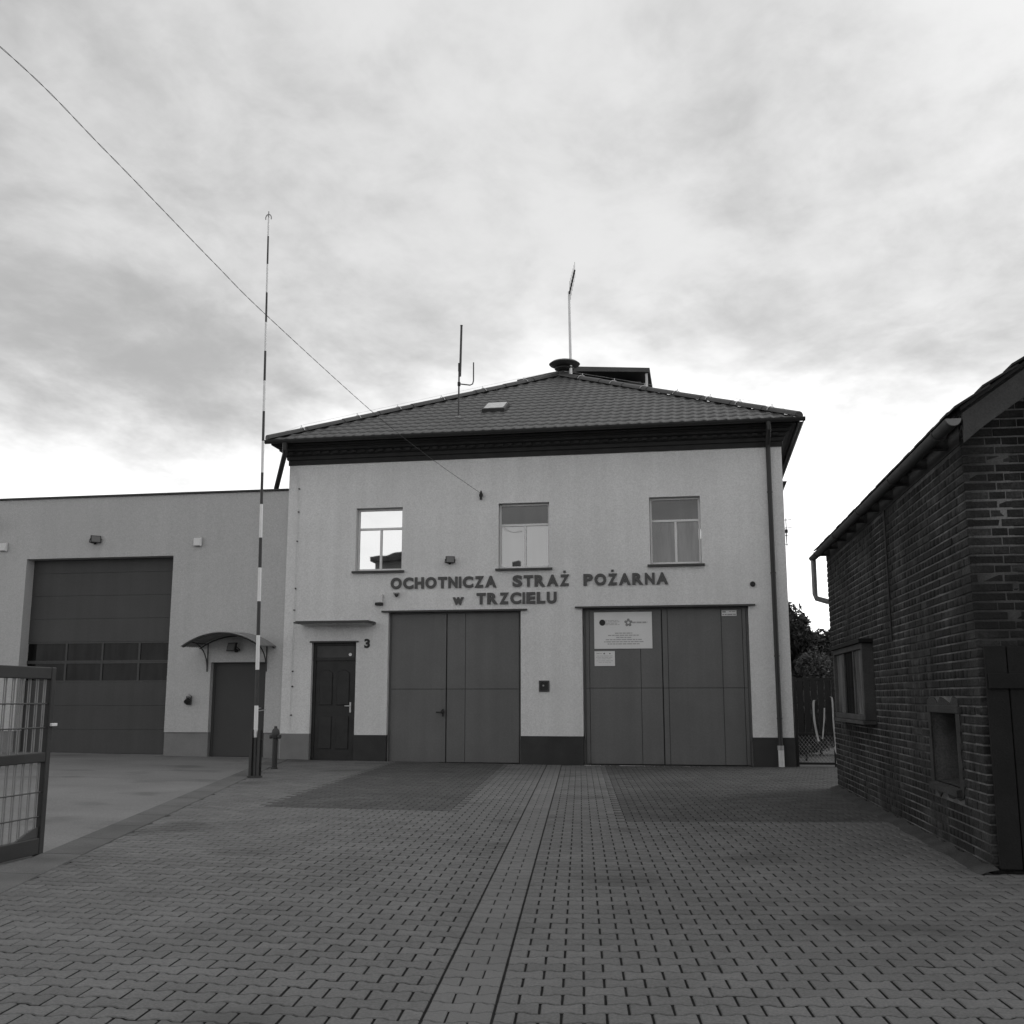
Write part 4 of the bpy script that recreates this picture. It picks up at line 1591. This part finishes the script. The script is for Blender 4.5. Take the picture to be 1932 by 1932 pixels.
# tile courses: overlapping strips, uneven at the verge
nrow = 13
for sgn in (1, -1):
    for r_ in range(nrow):
        xa = EAVX - .06 + r_ * (RIDX - EAVX + .06) / nrow
        xb = xa + (RIDX - EAVX + .06) / nrow * 1.25
        tw_ = .24
        y = tpl[0] + random.uniform(-.03, .03)
        first = True
        vv, ff = [], []
        cols = int((tpl[1] - tpl[0]) / tw_)
        for cidx in range(cols):
            if cidx > 0 and sgn < 0:
                pass
            y0_ = y + cidx * tw_ + random.uniform(-.006, .006)
            lift = random.uniform(0, .012)
            za_, zb_ = verge_z(min(xa, RIDX)) + .035 + lift, verge_z(min(xb, RIDX)) + .012
            q = [(xa, y0_, za_), (xb, y0_, zb_), (xb, y0_ + tw_ * .97, zb_), (xa, y0_ + tw_ * .97, za_)]
            q += [(p[0], p[1], p[2] - .018) for p in q]
            if sgn < 0:
                q = [(2 * RIDX - p[0], p[1], p[2]) for p in q]
            mm = MB().add(q, [(0, 3, 2, 1), (4, 5, 6, 7), (0, 1, 5, 4), (1, 2, 6, 5), (2, 3, 7, 6), (3, 0, 4, 7)])
            if sgn > 0 and cidx < 6:
                obj('roof_tile', mm, old_tile, brf)
            else:
                o_ = len(vv)
                vv += mm.v
                ff += [tuple(i + o_ for i in f) for f in mm.f]
        if vv:
            o = obj('tile_course', MB().add(vv, ff), old_tile, brf)
            o['kind'] = 'stuff'
bz0 = lambda x: EAVZ - .06 + SLR * (x - EAVX)
bgd = MB().poly_y([(-.10, bz0(-.10) - .24), (-.10, bz0(-.10)), (RIDX, bz0(RIDX)), (RIDX, bz0(RIDX) - .20), (.05, bz0(.05) - .22)], tpl[0] + .075, tpl[0] + .11)
obj('bargeboard', bgd, old_wood, bb)
obj('bargeboard', MB().poly_y([(2 * RIDX + .10, bz0(-.10) - .22), (2 * RIDX + .10, bz0(-.10)), (RIDX + .003, bz0(RIDX)), (RIDX + .003, bz0(RIDX) - .20)], tpl[0] + .075, tpl[0] + .11), old_wood, bb)
for yy_ in np.arange(.4, BL, .8):
    obj('rafter_end', MB().box(-.14, yy_, EAVZ - .14, .02, yy_ + .08, EAVZ - .05), old_wood, bb)
box_f = MB().box(.0, .05, BH - .02, .25, BL, BH + .22)
obj('eave_board', box_f, old_wood, bb)
ggx = EAVX - .055
gp2 = [(ggx + .060 * math.cos(a_), 3.59 - .060 * math.sin(a_)) for a_ in np.linspace(0, math.pi, 9)] + [(ggx + .055 * math.cos(a_), 3.59 - .055 * math.sin(a_)) for a_ in np.linspace(math.pi, 0, 9)]
bgt = obj('gutter', MB().poly_y(gp2, tpl[0] + .08, tpl[1] - .03), M('old_zinc', .06, .55, .25, 5), bb, smooth=40)
obj('gutter_end', MB().poly_y([(ggx + .059 * math.cos(a_), 3.588 - .059 * math.sin(a_)) for a_ in np.linspace(0, math.pi, 11)], tpl[0] + .06, tpl[0] + .079), M('zinc_cap', .17, .5), bgt)
for yy_ in np.arange(0, BL + .3, 1.9):
    obj('gutter_joint', MB().tube([(ggx + .064 * math.cos(a_), yy_, 3.59 - .064 * math.sin(a_)) for a_ in np.linspace(-.1, math.pi + .1, 9)], .008, 5), dark_metal, bgt)
pipe([(ggx, BL + .16, 3.54), (ggx, BL + .16, 3.0), (ggx + .02, BL + .16, 2.93), (.0, BL + .14, 2.88), (.10, BL + .10, 2.86), (.12, BL + .06, 2.80), (.12, BL + .06, .05)], .042, M('pale_pipe', .2, .5, .15, 5), bb)
obj('wall_cable', MB().tube([(-.008, 3.3, 3.50), (-.012, 3.28, 2.6), (-.008, 3.3, 2.0)], .010, 5), black_m, bb)

# cement skirt at the foot of the long wall
vv, ff = [], []
nn = 60
for i in range(nn + 1):
    y = -.16 + (BL + .16) * i / nn
    wd = .17 + .015 * math.sin(i * .7)
    hh = .04 + .012 * math.sin(i * 1.3)
    p0 = MW @ Vector((-wd, y, 0)); zg = gz(p0.x, p0.y)
    vv += [(-wd, y, zg - .012), (-wd * .45, y, zg + hh * .6), (.004, y, zg + hh)]
for i in range(nn):
    ff += [(3 * i, 3 * i + 3, 3 * i + 4, 3 * i + 1), (3 * i + 1, 3 * i + 4, 3 * i + 5, 3 * i + 2)]
obj('cement_skirt', MB().add(vv, ff), M('skirt_cement', .05, 1, .35, 3, .3, 60, .8, 90), bb, smooth=60)

# ------------------------------------------------------------------ the gap between the buildings
t = thing('back_gate', 'dark wire mesh gate closing the gap beside the brick outbuilding', 'gate', (2.4, 22.95, 0))
gx0, gx1, gyy = 1.90, 3.3, 22.95
zb0 = -.02
for xx in (gx0, 2.66, gx1):
    obj('post', MB().box(xx - .03, gyy - .03, zb0 - .04, xx + .03, gyy + .03, 1.80), black_m, t, .004)
for z in (.03, .62, 1.74):
    obj('rail', MB().box(gx0 + .031, gyy - .02, z, 2.629, gyy + .02, z + .045), black_m, t)
    obj('rail', MB().box(2.691, gyy - .02, z, gx1 - .031, gyy + .02, z + .045), black_m, t)
mesh_w = MB()
for i in range(-8, 16):
    for sgn in (1, -1):
        xa = gx0 + .03 + i * .07
        za, zb_ = .08, .62
        pa = [xa, za]; pb = [xa + sgn * (zb_ - za) * .8, zb_]
        lo, hi = gx0 + .035, 2.625
        if max(pa[0], pb[0]) < lo or min(pa[0], pb[0]) > hi:
            continue
        def atx(xq): return za + (xq - pa[0]) / (pb[0] - pa[0]) * (zb_ - za)
        if pa[0] < lo: pa = [lo, atx(lo)]
        if pa[0] > hi: pa = [hi, atx(hi)]
        if pb[0] < lo: pb = [lo, atx(lo)]
        if pb[0] > hi: pb = [hi, atx(hi)]
        mesh_w.tube([(pa[0], gyy - sgn * .004, pa[1]), (pb[0], gyy - sgn * .004, pb[1])], .003, 4)
o = obj('wire_mesh', mesh_w, mid_metal, t); o['kind'] = 'stuff'
for xa, xb, zs_ in ((gx0 + .032, 2.628, .67), (2.692, gx1 - .032, .67)):
    n_ = int((xb - xa) / .12)
    for i in range(n_):
        xx = xa + (i + .5) * (xb - xa) / n_
        obj('slat', MB().box(xx - .0585, gyy - .008, zs_, xx + .0585, gyy + .008, 1.735), black_m, t)


def strap(label, pts, w_, grp):
    vv, ff = [], []
    for i, (x, y, z) in enumerate(spline(pts, 8)):
        tw = math.sin(i * .35) * .4
        ww = w_ * (1 - .25 * abs(tw))
        vv += [(x - ww / 2, y + tw * .02, z), (x + ww / 2, y - tw * .02, z), (x + ww / 2, y - tw * .02 + .006, z), (x - ww / 2, y + tw * .02 + .006, z)]
    for i in range(len(vv) // 4 - 1):
        for k_ in range(4):
            ff.append((4 * i + k_, 4 * i + (k_ + 1) % 4, 4 * i + 4 + (k_ + 1) % 4, 4 * i + 4 + k_))
    ff += [(0, 1, 2, 3), tuple(range(len(vv) - 4, len(vv)))]
    tag(obj('hanging_hose', MB().add(vv, ff), pale_m), label, 'hose', grp)


gg = 'pale hoses hung on the back gate'
strap('pale flat hose hanging in a curve at the middle of the dark back gate', [(2.30, 22.88, 1.33), (2.262, 22.875, 1.29), (2.255, 22.88, 1.0), (2.28, 22.88, .75), (2.325, 22.88, .50)], .045, gg)
strap('thin short pale strap hanging inside the back gate post', [(2.47, 22.885, 1.17), (2.455, 22.88, .95), (2.43, 22.88, .75), (2.405, 22.88, .55)], .03, gg)
strap('long straight pale hose hanging beside the brick corner', [(2.60, 22.885, 1.40), (2.635, 22.88, 1.33), (2.635, 22.88, .9), (2.655, 22.88, .45), (2.64, 22.87, .36), (2.68, 22.87, .2), (2.665, 22.87, .06)], .035, gg)


def leaf_cloud(m, centre, rad, n, size, rs):
    V = []
    c = np.array(centre)
    for _ in range(n):
        d_v = rs.normal(size=3); d_v /= np.linalg.norm(d_v)
        p = c + d_v * rad * (rs.random() ** .45)
        a_ = rs.normal(size=3); a_ /= np.linalg.norm(a_)
        b_ = np.cross(a_, rs.normal(size=3)); b_ /= np.linalg.norm(b_)
        s_ = size * rs.uniform(.6, 1.3)
        V.append([p - a_ * s_, p + b_ * s_ * .45, p + a_ * s_, p - b_ * s_ * .45])
    V = np.array(V).reshape(-1, 3)
    o_ = len(m.v)
    m.v += [tuple(q) for q in V]
    m.f += [(o_ + 4 * i, o_ + 4 * i + 1, o_ + 4 * i + 2, o_ + 4 * i + 3) for i in range(n)]


def raw_obj(name, m, mat, parent):
    me = bpy.data.meshes.new(name)
    d_v = OFF[parent.name]
    me.from_pydata([(a - d_v.x, b - d_v.y, c - d_v.z) for a, b, c in m.v], [], m.f)
    me.materials.append(mat)
    o = bpy.data.objects.new(name, me)
    link(o, parent)
    return o


def tree(name, label, cat, x, y, z0, h, cw, mat, nclump, nleaf, leaf, seed, trunk_r, low=.25):
    rs = np.random.default_rng(seed)
    t = thing(name, label, cat, (x, y, z0))
    tr = MB().tube([(x, y, z0 - .05), (x + .05, y, z0 + h * .3), (x - .05, y + .05, z0 + h * .55), (x, y, z0 + h * .8)], [trunk_r, trunk_r * .75, trunk_r * .5, trunk_r * .2], 8)
    crown = MB()
    for i in range(nclump):
        th_ = rs.uniform(0, 2 * math.pi)
        q = rs.uniform(0, 1)
        zc_ = z0 + h * (low + (1 - low) * q) * .96
        prof_ = math.sin(math.pi * (.18 + .80 * q)) ** .7
        rr = cw * prof_ * rs.uniform(.45, 1.0)
        c = (x + rr * math.cos(th_), y + rr * math.sin(th_), zc_)
        tr.tube([(x, y, z0 + h * (.25 + .5 * q)), ((x + c[0]) / 2, (y + c[1]) / 2, (z0 + h * (.3 + .5 * q) + c[2]) / 2), c], [trunk_r * .3, trunk_r * .18, trunk_r * .06], 5)
        leaf_cloud(crown, c, cw * rs.uniform(.16, .30), nleaf, leaf, rs)
    obj('trunk', tr, bark_m, t)
    raw_obj('crown', crown, mat, t)


tree('leafy_tree', 'dark leafy tree rising behind the back gate', 'tree', 2.7, 44.0, -.06, 5.1, 2.4, leaf_m, 80, 520, .11, 5, .16, .10)
tree('leafy_tree', 'dark low tree growing behind the brick outbuilding corner', 'tree', 5.2, 46.0, -.06, 3.9, 2.2, leaf_m, 60, 480, .11, 8, .14, .05)
tree('garden_bush', 'paler rounded bush just behind the back gate', 'bush', 2.95, 28.6, -.06, 2.5, 1.0, leaf_m2, 60, 520, .045, 11, .04, .03)
tree('garden_bush', 'darker bush against the side wall of the station', 'bush', 2.35, 26.0, -.06, 1.9, .55, leaf_m, 22, 380, .035, 12, .03, .05)

# ------------------------------------------------------------------ the house across the street, seen mirrored in the upper window


def street_house(label, hx0, hx1, hy0, hy1, hh, rise, along_x=False):
    hs = thing('street_house', label, 'house', ((hx0 + hx1) / 2, hy1, -.06))
    obj('wall', MB().box(hx0, hy0, -.1, hx1, hy1, hh), house_m, hs)
    if along_x:
        hrf = obj('roof', MB().poly_x([(hy0 - .4, hh - .1), (hy1 + .4, hh - .1), (hy1 + .4, hh + .1), ((hy0 + hy1) / 2, hh + rise), (hy0 - .4, hh + .1)], hx0 - .3, hx1 + .3), old_tile, hs)
    else:
        hrf = obj('roof', MB().poly_y([(hx0 - .4, hh - .1), (hx1 + .4, hh - .1), (hx1 + .4, hh + .1), ((hx0 + hx1) / 2, hh + rise), (hx0 - .4, hh + .1)], hy0 - .4, hy1 + .4), old_tile, hs)
    ym = (hy0 + hy1) / 2
    obj('chimney', MB().box(hx0 + .9, ym - .4, hh + .6, hx0 + 1.6, ym + .4, hh + rise + .7), house_m, hrf)
    n_ = int((hx1 - hx0) / 2.0)
    for i in range(n_):
        for z in (1.0, 3.9, 6.6):
            if z + 1.6 > hh:
                continue
            x = hx0 + .6 + i * (hx1 - hx0 - .6) / n_
            wn = obj('window', MB().box(x, hy1 - .02, z, x + .95, hy1 + .03, z + 1.4), white_frame, hs)
            obj('pane', MB().box(x + .08, hy1 + .031, z + .08, x + .87, hy1 + .036, z + 1.32), glass_dark, wn)


street_house('dark gabled house across the street, mirrored in the first upper window', -20.4, -15.2, -30, -20, 10.2, 0.6)
street_house('long low roofed house added across the street, mirrored in the middle upper window', -14.0, -5.5, -34, -25, 7.2, 3.0, True)  # unseen house, added to vary the reflection in that window
